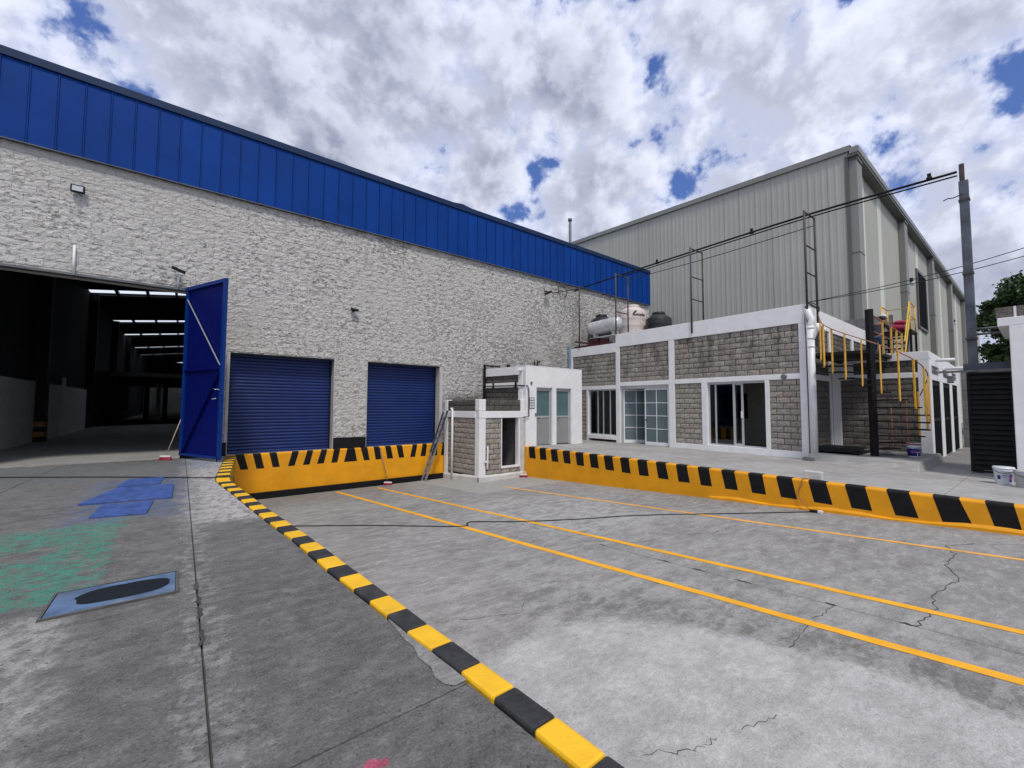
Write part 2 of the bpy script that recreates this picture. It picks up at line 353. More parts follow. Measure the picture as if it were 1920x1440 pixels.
def dock_marks(t, p, c, h):
    wob = t.vmath('ADD', p, t.vmath('SCALE', t.vmath('SUBTRACT', t.noise(p, 2.2, 11, .80, out=1), (.5, .5, .5)), scale=1.15))
    x, y, z = t.sep(wob)
    # pale cement skim spread over the floor near the camera
    ex = t.math('DIVIDE', t.math('SUBTRACT', x, 2.6), 1.85)
    ey = t.math('DIVIDE', t.math('SUBTRACT', y, .4), 2.85)
    rad = t.math('SQRT', t.math('ADD', t.math('POWER', ex, 2), t.math('POWER', ey, 2)))
    skim = t.ramp(t.math('SUBTRACT', 1.0, rad), -.03, .07)
    ring = t.math('MULTIPLY', t.ramp(t.math('SUBTRACT', 1.45, rad), 0, .25), t.ramp(rad, .95, 1.1))
    ring = t.math('MULTIPLY', ring, t.ramp(x, 2.6, 3.8))
    ragd = t.ramp(t.noise(p, 5, 10, .78, .2), .44, .56)
    c = t.mix(t.math('MULTIPLY', t.math('MULTIPLY', ring, t.math('ADD', ragd, .35, clamp=True)), .62), c, (.125, .124, .12))
    veil = t.math('MULTIPLY', t.ramp(t.math('SUBTRACT', 2.3, rad), 0, .9), t.ramp(t.noise(t.vmath('MULTIPLY', p, (.6, 1.1, 1)), 4.2, 10, .78, .1), .46, .55))
    c = t.mix(t.math('MULTIPLY', veil, .55), c, (.39, .385, .38))
    c = t.mix(t.math('MULTIPLY', skim, .82), c, t.mix(t.ramp(t.noise(p, 2.6, 9, .75), .35, .65), (.39, .39, .39), (.53, .53, .53)))
    # lime wash in the middle of the yard
    e2 = t.math('SQRT', t.math('ADD', t.math('POWER', t.math('DIVIDE', t.math('SUBTRACT', x, 6.9), 2.0), 2), t.math('POWER', t.math('DIVIDE', t.math('SUBTRACT', y, 7.2), 2.6), 2)))
    l2 = t.math('MULTIPLY', t.ramp(t.math('SUBTRACT', 1, e2), -.1, .4), t.ramp(t.noise(t.vmath('MULTIPLY', p, (.6, 1.1, 1)), 5.0, 10, .78, .1), .47, .53))
    c = t.mix(t.math('MULTIPLY', l2, .6), c, (.44, .44, .43))
    # fresh pour in front of the corner building
    xs, ys, zs = t.sep(p)
    ap = t.math('MULTIPLY', t.ramp(t.math('SUBTRACT', ys, t.math('ADD', 10.6, t.math('MULTIPLY', t.math('SUBTRACT', xs, 7.2), -.02))), 0, .03), t.ramp(xs, 7.15, 7.18))
    c = t.mix(t.math('MULTIPLY', ap, .6), c, (.38, .38, .36))
    # white paint flakes
    fl = t.math('MULTIPLY', box_mask(t, xs, ys, 6.0, 7.6, 1.9, 3.3, .5), t.ramp(t.noise(p, 16, 5, .7, 1.2), .66, .70))
    c = t.mix(fl, c, (.75, .75, .74))
    # darker belt along the foot of the back wall
    dm = t.math('MULTIPLY', t.ramp(y, 12.4, 14.4), t.ramp(t.math('SUBTRACT', 7.4, x), 0, 1.5))
    c = t.mix(t.math('MULTIPLY', dm, .35), c, (.12, .12, .12))
    return c, h
dockc = concrete('dock_concrete', (.285, .28, .27), (.205, .202, .195), (.39, .385, .372), dock_marks, speck=.35, bumpk=.8, grain=.46)

def plat_marks(t, p, c, h):
    ps = t.vmath('MULTIPLY', p, (2.6, .45, 1))
    st = t.ramp(t.noise(ps, 2.2, 8, .7, .5), .52, .70)
    c = t.mix(t.math('MULTIPLY', st, .5), c, (.15, .148, .14))
    x, y, z = t.sep(p)
    dk = t.math('MULTIPLY', t.ramp(x, 15.8, 17.5), .6)
    c = t.mix(dk, c, (.12, .118, .11))
    return c, h
platc = concrete('platform_concrete', (.37, .365, .35), (.27, .265, .255), (.45, .445, .43), plat_marks, speck=.2, bumpk=.4, aniso=(1.4, .35), grain=.25)
groundm = concrete('yard_ground', (.22, .215, .20), (.16, .155, .145), (.27, .265, .25), None)
floorin = concrete('warehouse_floor', (.30, .30, .29), (.24, .24, .235), (.36, .36, .35), None, speck=.2, bumpk=.25)


def mat_sheet(name, base, streak=.5):
    m, t, b = newmat(name)
    p = t.pos(); x, y, z = t.sep(p)
    n = t.noise(t.vmath('MULTIPLY', p, (1, 1, .07)), 2.2, 7, .65)
    n2 = t.noise(p, .25, 4, .6)
    c = t.mix(t.ramp(n2, .3, .7), tuple(v*.90 for v in base), base)
    c = t.mix(t.math('MULTIPLY', t.ramp(n, .48, .78), streak), c, tuple(v*.55 for v in base))
    t.put(b.inputs['Base Color'], c); b.inputs['Roughness'].default_value = .5; b.inputs['Specular IOR Level'].default_value = .35
    return m
sheet = mat_sheet('sage_grey_sheet', (.44, .44, .395), .3)
sheetl = mat_sheet('pale_light_panel', (.66, .70, .58), .2)
sheetd = mat_sheet('dark_trim_sheet', (.125, .130, .118))
sheetm = mat_sheet('mid_trim_sheet', (.25, .255, .24), .4)

def mat_leaf():
    m, t, b = newmat('leaf_green')
    p = t.pos()
    n = t.noise(p, 1.6, 5, .6); n2 = t.noise(p, 14, 3, .6)
    c = t.mix(t.ramp(n, .35, .65), (.018, .040, .012), (.055, .105, .026))
    c = t.mix(t.math('MULTIPLY', t.ramp(n2, .5, .7), .5), c, (.085, .14, .04))
    t.put(b.inputs['Base Color'], c); b.inputs['Roughness'].default_value = .6
    b.inputs['Transmission Weight'].default_value = 0
    b.inputs['Subsurface Weight'].default_value = 0
    return m
leafm = mat_leaf()

# ---------------------------------------------------------------- mesh helpers
class MB:
    def __init__(s): s.v = []; s.f = []; s.m = []; s.smooth = []
    def face(s, idx, mi=0, sm=False): s.f.append(idx); s.m.append(mi); s.smooth.append(sm)
    def quad(s, a, b, c, d, mi=0):
        k = len(s.v); s.v += [tuple(a), tuple(b), tuple(c), tuple(d)]; s.face((k, k+1, k+2, k+3), mi); return s
    def box(s, x0, x1, y0, y1, z0, z1, mi=0):
        k = len(s.v)
        s.v += [(x0, y0, z0), (x1, y0, z0), (x1, y1, z0), (x0, y1, z0), (x0, y0, z1), (x1, y0, z1), (x1, y1, z1), (x0, y1, z1)]
        for q in ((0, 3, 2, 1), (4, 5, 6, 7), (0, 1, 5, 4), (1, 2, 6, 5), (2, 3, 7, 6), (3, 0, 4, 7)):
            s.face(tuple(k+i for i in q), mi)
        return s
    def prism(s, poly, z0, z1, mi=0):
        n = len(poly); k = len(s.v)
        area = sum(poly[i][0]*poly[(i+1) % n][1]-poly[(i+1) % n][0]*poly[i][1] for i in range(n))
        if area < 0: poly = poly[::-1]
        f0 = z0 if callable(z0) else (lambda x, y: z0); f1 = z1 if callable(z1) else (lambda x, y: z1)
        s.v += [(x, y, f0(x, y)) for x, y in poly] + [(x, y, f1(x, y)) for x, y in poly]
        s.face(tuple(k+i for i in range(n))[::-1], mi); s.face(tuple(k+n+i for i in range(n)), mi)
        for i in range(n):
            j = (i+1) % n; s.face((k+i, k+j, k+n+j, k+n+i), mi)
        return s
    def bar(s, p0, p1, w_, h_, mi=0, up=(0, 0, 1)):
        p0 = Vector(p0); p1 = Vector(p1); t = (p1-p0).normalized(); u = Vector(up)
        if abs(t.dot(u)) > .97: u = Vector((1, 0, 0))
        a = t.cross(u).normalized()*w_/2; b = a.cross(t).normalized()*h_/2
        k = len(s.v)
        for p in (p0, p1): s.v += [tuple(p-a-b), tuple(p+a-b), tuple(p+a+b), tuple(p-a+b)]
        for q in ((0, 1, 2, 3), (7, 6, 5, 4), (0, 4, 5, 1), (1, 5, 6, 2), (2, 6, 7, 3), (3, 7, 4, 0)):
            s.face(tuple(k+i for i in q), mi)
        return s
    def tube(s, pts, r, n=8, mi=0, closed=False, caps=True):
        pts = [Vector(p) for p in pts]; k0 = len(s.v); N = len(pts)
        rs = r if isinstance(r, (list, tuple)) else [r]*N
        prev = None
        for i, p in enumerate(pts):
            t = (pts[min(i+1, N-1)]-pts[max(i-1, 0)]).normalized()
            if prev is None:
                u = Vector((0, 0, 1)) if abs(t.z) < .9 else Vector((1, 0, 0))
                a = t.cross(u).normalized()
            else:
                a = (prev-t*prev.dot(t)).normalized()
            prev = a; b = t.cross(a)
            for j in range(n):
                an = 2*math.pi*j/n; s.v.append(tuple(p+(a*math.cos(an)+b*math.sin(an))*rs[i]))
        for i in range(N-1):
            for j in range(n):
                a0 = k0+i*n+j; a1 = k0+i*n+(j+1) % n
                s.face((a0, a1, a1+n, a0+n), mi, True)
        if caps:
            s.face(tuple(k0+j for j in range(n))[::-1], mi); s.face(tuple(k0+(N-1)*n+j for j in range(n)), mi)
        return s
    def lathe(s, prof, c, n=24, mi=0, axis=None, mis=None):
        """prof: list of (r, h) along axis from c"""
        c = Vector(c); ax = Vector(axis or (0, 0, 1)).normalized()
        u = Vector((1, 0, 0)) if abs(ax.x) < .9 else Vector((0, 0, 1))
        a = ax.cross(u).normalized(); b = ax.cross(a); k0 = len(s.v)
        for (r, h) in prof:
            for j in range(n):
                an = 2*math.pi*j/n; s.v.append(tuple(c+ax*h+(a*math.cos(an)+b*math.sin(an))*max(r, 1e-4)))
        for i in range(len(prof)-1):
            mm = mis[i] if mis else mi
            for j in range(n):
                a0 = k0+i*n+j; a1 = k0+i*n+(j+1) % n
                s.face((a0, a1, a1+n, a0+n), mm, True)
        s.face(tuple(k0+j for j in range(n))[::-1], mis[0] if mis else mi)
        s.face(tuple(k0+(len(prof)-1)*n+j for j in range(n)), mis[-1] if mis else mi)
        return s

WM = {}
def reg(o, M): WM[o.name] = M
def tag(o, label=None, cat=None, group=None, kind=None):
    if label: o['label'] = label
    if cat: o['category'] = cat
    if group: o['group'] = group
    if kind: o['kind'] = kind
    return o
def attach(o, M, parent):
    COL.objects.link(o)
    if parent is not None:
        o.parent = parent; o.matrix_parent_inverse = WM[parent.name].inverted()
    o.matrix_basis = M; reg(o, M); return o
def thing(name, loc, label, cat, group=None, kind=None):
    o = bpy.data.objects.new(name, None); o.empty_display_size = .2
    attach(o, Matrix.Translation(Vector(loc)), None)
    return tag(o, label, cat, group, kind)
def mkmesh(name, mb, mats, origin=None):
    me = bpy.data.meshes.new(name)
    if origin is not None:
        ox, oy, oz = origin; vs = [(a-ox, b-oy, c-oz) for a, b, c in mb.v]
    else: vs = mb.v
    me.from_pydata(vs, [], mb.f); me.update()
    for m in (mats if isinstance(mats, (list, tuple)) else [mats]): me.materials.append(m)
    me.polygons.foreach_set('material_index', mb.m); me.polygons.foreach_set('use_smooth', mb.smooth)
    return me
def part(name, mb, mats, parent=None, bevel=0, kind=None, label=None, seg=2):
    xs = [v[0] for v in mb.v]; ys = [v[1] for v in mb.v]; zs = [v[2] for v in mb.v]
    o_ = ((min(xs)+max(xs))/2, (min(ys)+max(ys))/2, min(zs))
    me = mkmesh(name, mb, mats, o_); o = bpy.data.objects.new(name, me)
    attach(o, Matrix.Translation(Vector(o_)), parent)
    if bevel:
        bm = o.modifiers.new('bevel', 'BEVEL'); bm.width = bevel; bm.segments = seg; bm.limit_method = 'ANGLE'; bm.angle_limit = R(40)
    if kind: o['kind'] = kind
    if label: o['label'] = label
    return o
def inst(name, me, M, parent):
    o = bpy.data.objects.new(name, me); return attach(o, M, parent)
def T(x, y, z, rz=0, sx=1, sy=1, sz=1):
    return Matrix.Translation(Vector((x, y, z))) @ Matrix.Rotation(rz, 4, 'Z') @ Matrix.Diagonal(Vector((sx, sy, sz, 1)))

# ---- rock-faced blocks: local x = along the wall, z = up, -y = outward
def rock_verts(w_, h_, dpt, seed, nx, nz, amp, edge=.006, ej=0):
    v = []; f = []
    for j in range(nz+1):
        for i in range(nx+1):
            x = -w_/2 + w_*i/nx; z = h_*j/nz
            e = min(i, nx-i, j, nz-j)
            if e == 0: dd = edge + ej*max(0, .4+noise.noise(Vector((x*8+seed, z*11, seed*.5))))
            else:
                q = Vector((x*7+seed*3.17, z*9+seed*1.3, seed*.77))
                dd = edge + amp*(.45+.55*noise.noise(q)+.5*noise.noise(q*2.6))
                if e >= 1:
                    x += w_/nx*.28*noise.noise(Vector((x*19, z*21, seed+9.))); z += h_/nz*.28*noise.noise(Vector((x*23, z*17, seed+5.)))
            v.append((x, -max(dd, .002), z))
    for j in range(nz):
        for i in range(nx):
            a = j*(nx+1)+i; f.append((a, a+1, a+nx+2, a+nx+1))
    k = len(v)
    ring = [j*(nx+1) for j in range(nz, 0, -1)] + [i for i in range(nx)] + [j*(nx+1)+nx for j in range(nz)] + [nz*(nx+1)+i for i in range(nx, 0, -1)]
    # back ring and side walls
    for i in ring: v.append((v[i][0], dpt, v[i][2]))
    n = len(ring)
    for i in range(n):
        j = (i+1) % n; f.append((ring[i], k+i, k+j, ring[j]))
    return v, f

def rock_mesh(name, w_, h_, dpt, seed, nx, nz, amp, mat, ej=0):
    v, f = rock_verts(w_, h_, dpt, seed, nx, nz, amp, ej=ej)
    me = bpy.data.meshes.new(name); me.from_pydata(v, [], f); me.update(); me.materials.append(mat)
    return me
def courses(u0, u1, z0, z1, bw, bh, gap, row0=0, rnd=random.Random(3)):
    """list of (u centre, z bottom, width, height) of blocks in running bond"""
    out = []; nrow = max(1, round((z1-z0)/bh)); hh = (z1-z0)/nrow
    for rI in range(nrow):
        x = u0 - (bw*.5 if (rI+row0) % 2 else 0) - .001
        while x < u1-.02:
            a = max(x, u0); b = min(x+bw, u1)
            if b-a > .04: out.append(((a+b)/2, z0+rI*hh+gap/2, b-a-gap, hh-gap))
            x += bw
    return out
BLK = {}
def blk_var(mat, amp=.022):
    key = mat.name
    if key not in BLK:
        BLK[key] = [rock_mesh('block', .385, .185, .03, 11+i*5, 4, 3, amp, mat) for i in range(10)]
    return BLK[key]
def block_panel(parent, o, rz, u0, u1, z0, z1, mat, bw=.40, bh=.193, gap=.022, row0=0, amp=.022, mirror=False):
    """panel of split-face blocks on a wall whose u axis starts at o and is turned by rz"""
    rnd = random.Random(int(u0*100+z0*10))
    ux, uy = math.cos(rz), math.sin(rz)
    for (u, z, w_, h_) in courses(u0, u1, z0, z1, bw, bh, gap, row0):
        me = rnd.choice(blk_var(mat, amp))
        push = rnd.uniform(-.004, .004)
        inst('block', me, T(o[0]+ux*u+uy*push, o[1]+uy*u-ux*push, z, rz, w_/.385, 1, h_/.185), parent)

# ================================================================ SETTING: ground, pavement, dock floor, platform
RZ = lambda y: -.586 - .0567*y             # dock floor ramp
def struct(name, mb, mats, bevel=0): return tag(part(name, mb, mats, None, bevel), kind='structure')
g = MB()
gx0, gx1, gy0, gy1 = -900, 900, -900, 900; hx0, hx1, hy0, hy1 = .9, 10.9, -4.1, 15.3; gz = -.36
for (a, b, c, d_) in ((gx0, hx0, gy0, gy1), (hx1, gx1, gy0, gy1), (hx0, hx1, gy0, hy0), (hx0, hx1, hy1, gy1)):
    g.quad((a, c, gz), (b, c, gz), (b, d_, gz), (a, d_, gz))
struct('ground', g, groundm)

# kerb line (left edge of its top), x as a function of y
KL = [(-6, 1.80), (0, 1.385), (1.46, 1.28), (2.02, 1.24), (2.57, 1.18), (3.13, 1.14), (3.96, 1.06), (4.98, 1.00), (5.88, .91), (7.02, .81), (8.16, .72), (9.26, .62), (9.80, .575), (10.3, .60), (15.1, 1.10)]
KR = [(-6, 1.93), (0, 1.52), (1.46, 1.42), (2.02, 1.38), (2.57, 1.335), (3.13, 1.295), (3.96, 1.235), (4.98, 1.165), (5.88, 1.085), (7.02, .98), (8.16, .905), (9.26, .82), (9.80, .79), (10.3, .83), (15.1, 1.34)]
def interp(tab, y):
    for (a, xa), (b, xb) in zip(tab, tab[1:]):
        if a <= y <= b: return xa+(xb-xa)*(y-a)/(b-a)
    return tab[-1][1] if y > tab[-1][0] else tab[0][1]
pz = lambda x, y: -.065*min(1, max(0, (y-10.8)/4.4))
pav = thing('pavement', (-2, 5, -.1), 'dark grey concrete pavement slabs left of the striped kerb', 'pavement', kind='structure')
del pav['category']
bed = MB()
bed.prism([(-14, -6), (1.8, -6)] + [(interp(KL, y)+.05, y) for y in (0, 2, 4, 6, 8, 9.8, 12, 15.1)] + [(1.1, 15.42), (-14, 15.42)], -.3, lambda x, y: pz(x, y)-.022)
part('bedding', bed, jointf, pav)
XS = [-14, -9.5, -6.0, -2.26, .15]; YS = [-6, -1.0, 1.93, 4.80, 7.80, 10.8, 15.14]
gp = .0045
for i in range(len(YS)-1):
    y0, y1 = YS[i]+gp, YS[i+1]-gp
    for j in range(len(XS)-1):
        x0, x1 = XS[j]+gp, XS[j+1]-gp
        s_ = MB(); s_.prism([(x0, y0), (x1, y0), (x1, y1), (x0, y1)], -.2, pz); part('slab', s_, pave, pav, .006)
    ys_ = [y0] + [y for (y, _) in KL if y0 < y < y1] + [y1]
    s_ = MB(); s_.prism([(.15+gp, y0)] + [(interp(KL, y)-.012, y) for y in ys_] + [(.15+gp, y1)], -.2, pz)
    part('slab', s_, pave, pav, .006)

# kerb: a run of painted blocks, drop wall below it
kerb = thing('kerb', (1.2, 4, 0), 'low kerb painted in yellow and black blocks', 'kerb', kind='structure'); del kerb['category']
ys_ = []; y = -5.82
ystripe = [1.46+.28*i for i in range(-26, 30)]
ystripe = [v for v in ystripe if v < 9.75] + [9.86]
ystripe += [9.86+.305*i for i in range(1, 18)]
ystripe[-1] = 15.085
for i, (a, b) in enumerate(zip(ystripe, ystripe[1:])):
    yel = (round((a-1.46)/.28) % 2 == 1) if a < 9.8 else (i % 2 == (ystripe.index(9.86)) % 2)
    s_ = MB(); tops = lambda x, y_: pz(x, y_)+.018+.002*math.sin(y_*9)
    sk = -.03 if a < 9.8 else 0
    poly = [(interp(KL, a), a), (interp(KR, a), a+sk*0), (interp(KR, b), b), (interp(KL, b), b)]
    s_.prism(poly, lambda x, y_: min(-.25, RZ(y_)-.1), tops)
    part('kerb_block', s_, kyellow if yel else kblack, kerb, .016)

# dock floor: three long pours with joints between
dock = thing('dock_floor', (6, 6, -1), 'sunken concrete dock floor sloping down to the shutters', 'floor', kind='structure'); del dock['category']
b_ = MB(); b_.prism([(.4, -4.3), (11, -4.3), (11, 15.4), (.4, 15.4)], lambda x, y: RZ(y)-.35, lambda x, y: RZ(y)-.02); part('bedding', b_, jointf, dock)
for (a, b, c, d_) in ((.45, 5.58, 5.55, 5.56), (5.595, 9.50, 5.595, 9.80)):
    pass
for poly in ([(.45, -4.25), (5.573, -4.25), (5.573, 15.35), (.45, 15.35)], [(5.587, -4.25), (9.36, -4.25), (10.0, 15.35), (5.587, 15.35)], [(9.367, -4.25), (10.95, -4.25), (10.95, 15.35), (10.007, 15.35)]):
    s_ = MB(); s_.prism(poly, lambda x, y: RZ(y)-.25, lambda x, y: RZ(y)); part('slab', s_, dockc, dock, .004)

def ribbon(pts, w0, zf, off=.004):
    mb = MB(); n = len(pts)
    rnd = random.Random(len(pts)*7)
    for i, (x, y) in enumerate(pts):
        a = Vector(pts[max(i-1, 0)]); b = Vector(pts[min(i+1, n-1)]); t = (b-a).normalized(); nn = Vector((-t.y, t.x))
        ww = (w0 if not callable(w0) else w0(i/(n-1)))/2
        for s in (-1, 1):
            q = Vector((x, y))+nn*s*ww; mb.v.append((q.x, q.y, zf(q.x, q.y)+off))
    for i in range(n-1): mb.face((2*i, 2*i+1, 2*i+3, 2*i+2) if False else (2*i, 2*i+2, 2*i+3, 2*i+1))
    return mb
zr = lambda x, y: RZ(y)
def line_pts(p, q_, n=24): return [(p[0]+(q_[0]-p[0])*i/n, p[1]+(q_[1]-p[1])*i/n) for i in range(n+1)]
for nm, P_, Q_, W_, M_ in (('near', (4.16, 14.7), (5.26, -4.0), .105, yellowline), ('mid', (5.48, 14.5), (6.30, -4.0), .10, yellowline), ('far', (8.48, 11.2), (9.22, -4.0), .095, orangeline)):
    rnd = random.Random(int(P_[0]*10)); rib = ribbon([(x+rnd.uniform(-.005, .005), y) for x, y in line_pts(P_, Q_, 60)], lambda t: 1.15*W_*rnd.uniform(.94, 1.06), zr)
    o = struct('lane_line', rib, M_)
def jag(pts, seed, amp=.05, n=6):
    rnd = random.Random(seed); out = []
    for (a, b) in zip(pts, pts[1:]):
        for i in range(n):
            t = i/n; out.append((a[0]+(b[0]-a[0])*t+rnd.uniform(-amp, amp), a[1]+(b[1]-a[1])*t+rnd.uniform(-amp, amp)))
    out.append(pts[-1]); return out
for k, (pts, w_) in enumerate(([[(9.61, .75), (9.2, 1.0), (8.72, .87), (8.05, .89), (7.46, .72), (6.61, .85), (6.21, .78), (5.6, .84)], .011],
                              [[(5.58, 1.48), (5.01, 1.52), (4.29, 1.48)], .007], [[(8.37, 3.72), (7.6, 3.75), (6.9, 4.15), (6.12, 4.28)], .008],
                              [[(6.12, 4.28), (5.66, 4.9)], .006], [[(2.3, 1.62), (2.55, 1.42), (2.76, 1.38)], .005], [[(2.95, 1.30), (3.28, 1.22)], .004],
                              [[(9.61, .75), (9.9, .4), (10.6, -.2)], .006], [[(4.9, 6.2), (4.0, 5.9), (3.4, 6.3)], .007], [[(2.4, 3.9), (3.0, 3.6), (3.3, 3.9)], .006])):
    rnd = random.Random(k)
    struct('floor_crack', ribbon(jag(pts, k, .022, 9), (lambda w0: (lambda t: w0*(.4+rnd.random()*.9)))(w_), zr, .003), crackm)
# broken edges of the long joint
for k, yy in enumerate((.82, 1.45, 2.3, 2.9, 3.4, 4.6)):
    rnd = random.Random(50+k); L = rnd.uniform(.08, .22)
    struct('joint_spall', ribbon([(5.58+rnd.uniform(-.015, .015), yy+L*i/6) for i in range(7)], (lambda r_: (lambda t: .010+.030*math.sin(math.pi*t)*r_.uniform(.4, 1.2)))(rnd), zr, .0035), crackm)
for k, (pts, w_) in enumerate(([[(-.45, 4.0), (-.28, 4.02)], .006],)):
    rnd = random.Random(90+k)
    struct('pavement_crack', ribbon(jag(pts, 40+k, .02), (lambda w0: (lambda t: w0*(.3+rnd.random()*1.2)))(w_), pz, .003), crackm)

mb = MB(); fl_ = [(1.15, 2.80), (1.145, 2.62), (1.14, 2.5), (1.15, 2.4), (1.125, 2.28), (1.14, 2.16), (1.115, 2.07), (1.13, 1.99), (1.17, 1.945)]; fr_ = [(1.158, 2.80), (1.172, 2.62), (1.18, 2.5), (1.19, 2.4), (1.205, 2.28), (1.215, 2.16), (1.225, 2.07), (1.23, 2.0), (1.235, 1.945)]
for (a, b) in zip(fl_, fr_): mb.v += [(a[0], a[1], .004), (b[0], b[1], .009)]
for i in range(len(fl_)-1): mb.face((2*i, 2*i+1, 2*i+3, 2*i+2)[::-1])
struct('kerb_filler', mb, concrete('filler_mortar', (.235, .232, .222), (.17, .168, .162), (.29, .286, .275), None, speck=.3))
for k, yy in enumerate((4.15, 3.85, 3.6, 3.2)):
    rnd = random.Random(150+k); L = rnd.uniform(.10, .22)
    struct('joint_spall', ribbon([(.15+rnd.uniform(-.012, .012), yy+L*i/7) for i in range(8)], (lambda r_: (lambda t:   .010+.022*math.sin(math.pi*t)*r_.uniform(.3, 1.2)))(rnd), pz, .004), crackm)

# platform on the right, retaining wall in front of it
plat = thing('platform', (14, 5, -.4), 'pale concrete loading platform in front of the offices', 'platform', kind='structure'); del plat['category']
pzf = lambda x, y: -.13-.0155*min(5.2, max(0, x-10.73))
YB = [-8, -2.2, 1.2, 4.6, 8.0, 11.4, 15.3]
for i in range(len(YB)-1):
    for (x0, x1) in ((10.93, 15.9), (15.9, 27.0)):
        s_ = MB(); s_.prism([(x0+(.004 if x0 > 11 else 0), YB[i]+.004), (x1-.004, YB[i]+.004), (x1-.004, YB[i+1]-.004), (x0+(.004 if x0 > 11 else 0), YB[i+1]-.004)], -.6, pzf)
        part('slab', s_, platc, plat, .004)

# ---------------------------------------------------------------- dock walls
def rounded_wall_y(x0, x1, yf, th, z0, z1, rad, zb=None):
    """wall along x, front at y = yf, rounded top front edge"""
    mb = MB(); prof = [(yf, z0)]
    for i in range(6):
        a = R(90)*i/5; prof.append((yf+rad-rad*math.cos(a), z1-rad+rad*math.sin(a)))
    prof += [(yf+th, z1), (yf+th, z0)]
    n = len(prof); N = max(2, int((x1-x0)/.5))
    for k in range(N+1):
        x = x0+(x1-x0)*k/N
        for (y, z) in prof: mb.v.append((x, y, z))
    for k in range(N):
        for i in range(n):
            j = (i+1) % n; mb.face((k*n+i, k*n+n+i, k*n+n+j, k*n+j)[::-1], 0, 1 <= i <= 5)
    mb.face(tuple(range(n))[::-1]); mb.face(tuple(N*n+i for i in range(n)))
    return mb
dwl = thing('dock_wall', (4.8, 15.1, -1.4), 'long amber dock wall with black stripes under the blue shutters', 'dock wall')
part('wall', rounded_wall_y(1.33, 8.40, 15.1, .12, -1.6, -.045, .05), yellow, dwl)
b_ = MB(); b_.box(1.2, 8.40, 15.1-.10, 15.099, -1.6, -1.235); o = part('base_band', b_, black, dwl, .01, label='black painted kerb along the foot of the wall')
b_ = MB(); b_.box(1.0, 8.40, 15.22, 15.62, -1.0, -.062); part('ledge', b_, platc, dwl)

DATA_L = [((245,135),(310,135),(342,240),(283,243)),((375,128),(435,128),(462,232),(404,235)),((500,120),(555,120),(578,222),(525,223)),
 ((672,110),(723,108),(690,212),(640,216)),((785,103),(830,102),(802,204),(752,207)),((890,98),(935,96),(908,195),(857,198)),
 ((985,92),(1032,90),(1010,188),(964,191)),((1085,87),(1140,86),(1158,178),(1060,184)),((1185,84),(1235,80),(1252,170),(1210,173)),
 ((1282,76),(1325,75),(1340,163),(1297,166)),((1368,72),(1410,70),(1428,157),(1385,160)),((1453,68),(1495,66),(1512,150),(1472,153)),
 ((1575,60),(1610,58),(1593,145),(1556,148)),((1650,55),(1683,54),(1672,139),(1633,142)),((1735,52),(1762,50),(1757,135),(1718,137)),((1800,48),(1822,48),(1812,132),(1785,135))]
def ray_plane(px_, py_, ax, v):
    """where the measured sight line meets a wall plane: used to survey the stripes' places on the walls"""
    d = F*786.214 + rr*(px_-960) - uu*(py_-720); C_ = Vector((0, 0, 1.45)); i = 'XYZ'.index(ax)
    return C_ + d*((v-C_[i])/d[i])
STR_L = [[(ray_plane(380+a/4, 820+b/4, 'Y', 15.1).x, ray_plane(380+a/4, 820+b/4, 'Y', 15.1).z) for a, b in s] for s in DATA_L]
for s in STR_L:
    (tlx, _), (trx, _), (brx, brz), (blx, blz) = s; e = .0025; mb = MB(); rad = .05
    rows = [(15.1-e, (brz+blz)/2, 0.0)]
    zt = -.045; tot = zt-(brz+blz)/2
    rows.append((15.1-e, zt-rad, (tot-rad)/tot))
    for i in range(1, 6):
        a = R(90)*i/5; rows.append((15.1+rad-(rad+e)*math.cos(a), zt-rad+(rad+e)*math.sin(a), (tot-rad+rad*math.sin(a))/tot))
    rows.append((15.215, zt+e, 1.0))
    for (y, z, t) in rows:
        tt = min(1, t); mb.v += [(blx+(tlx-blx)*tt, y, z), (min(8.398, brx+(trx-brx)*tt), y, z)]
    for i in range(len(rows)-1): mb.face((2*i, 2*i+1, 2*i+3, 2*i+2))
    part('stripe', mb, black, dwl)

dwr = thing('dock_wall', (10.73, 5, -1), 'long orange-yellow dock wall with slanted black stripes before the offices', 'dock wall')
XE = 10.73
mb = MB(); prof = lambda zb: [(XE, zb)] + [(XE+.045-.045*math.cos(R(90)*i/5), -.13-.045+.045*math.sin(R(90)*i/5)) for i in range(6)] + [(XE+.2, -.13), (XE+.2, zb)]
N = 46; yA, yB_ = 13.0, -4.2
n = len(prof(0))
for k in range(N+1):
    y = yA+(yB_-yA)*k/N
    for (x, z) in prof(RZ(y)-.2): mb.v.append((x, y, z))
for k in range(N):
    for i in range(n):
        j = (i+1) % n; mb.face((k*n+i, k*n+j, k*n+n+j, k*n+n+i)[::-1], 0, 1 <= i <= 5)
mb.face(tuple(range(n))); mb.face(tuple(N*n+i for i in range(n))[::-1])
part('wall', mb, yellow, dwr)
mb = MB(); rnd = random.Random(4)
for k in range(41):
    y = 5.4-9.4*k/40; ww = .035+.012*rnd.random(); hh = .075+.03*math.sin(k*.7)+rnd.uniform(-.008, .008)
    mb.v += [(XE-ww, y, RZ(y)-.05), (XE-ww, y, RZ(y)+hh*.5), (XE-.006, y, RZ(y)+hh), (XE+.02, y, RZ(y)+hh)]
for k in range(40):
    for i in range(3): mb.face((k*4+i, k*4+i+1, k*4+5+i, k*4+4+i)[::-1])
part('foot_render', mb, yellow, dwr)
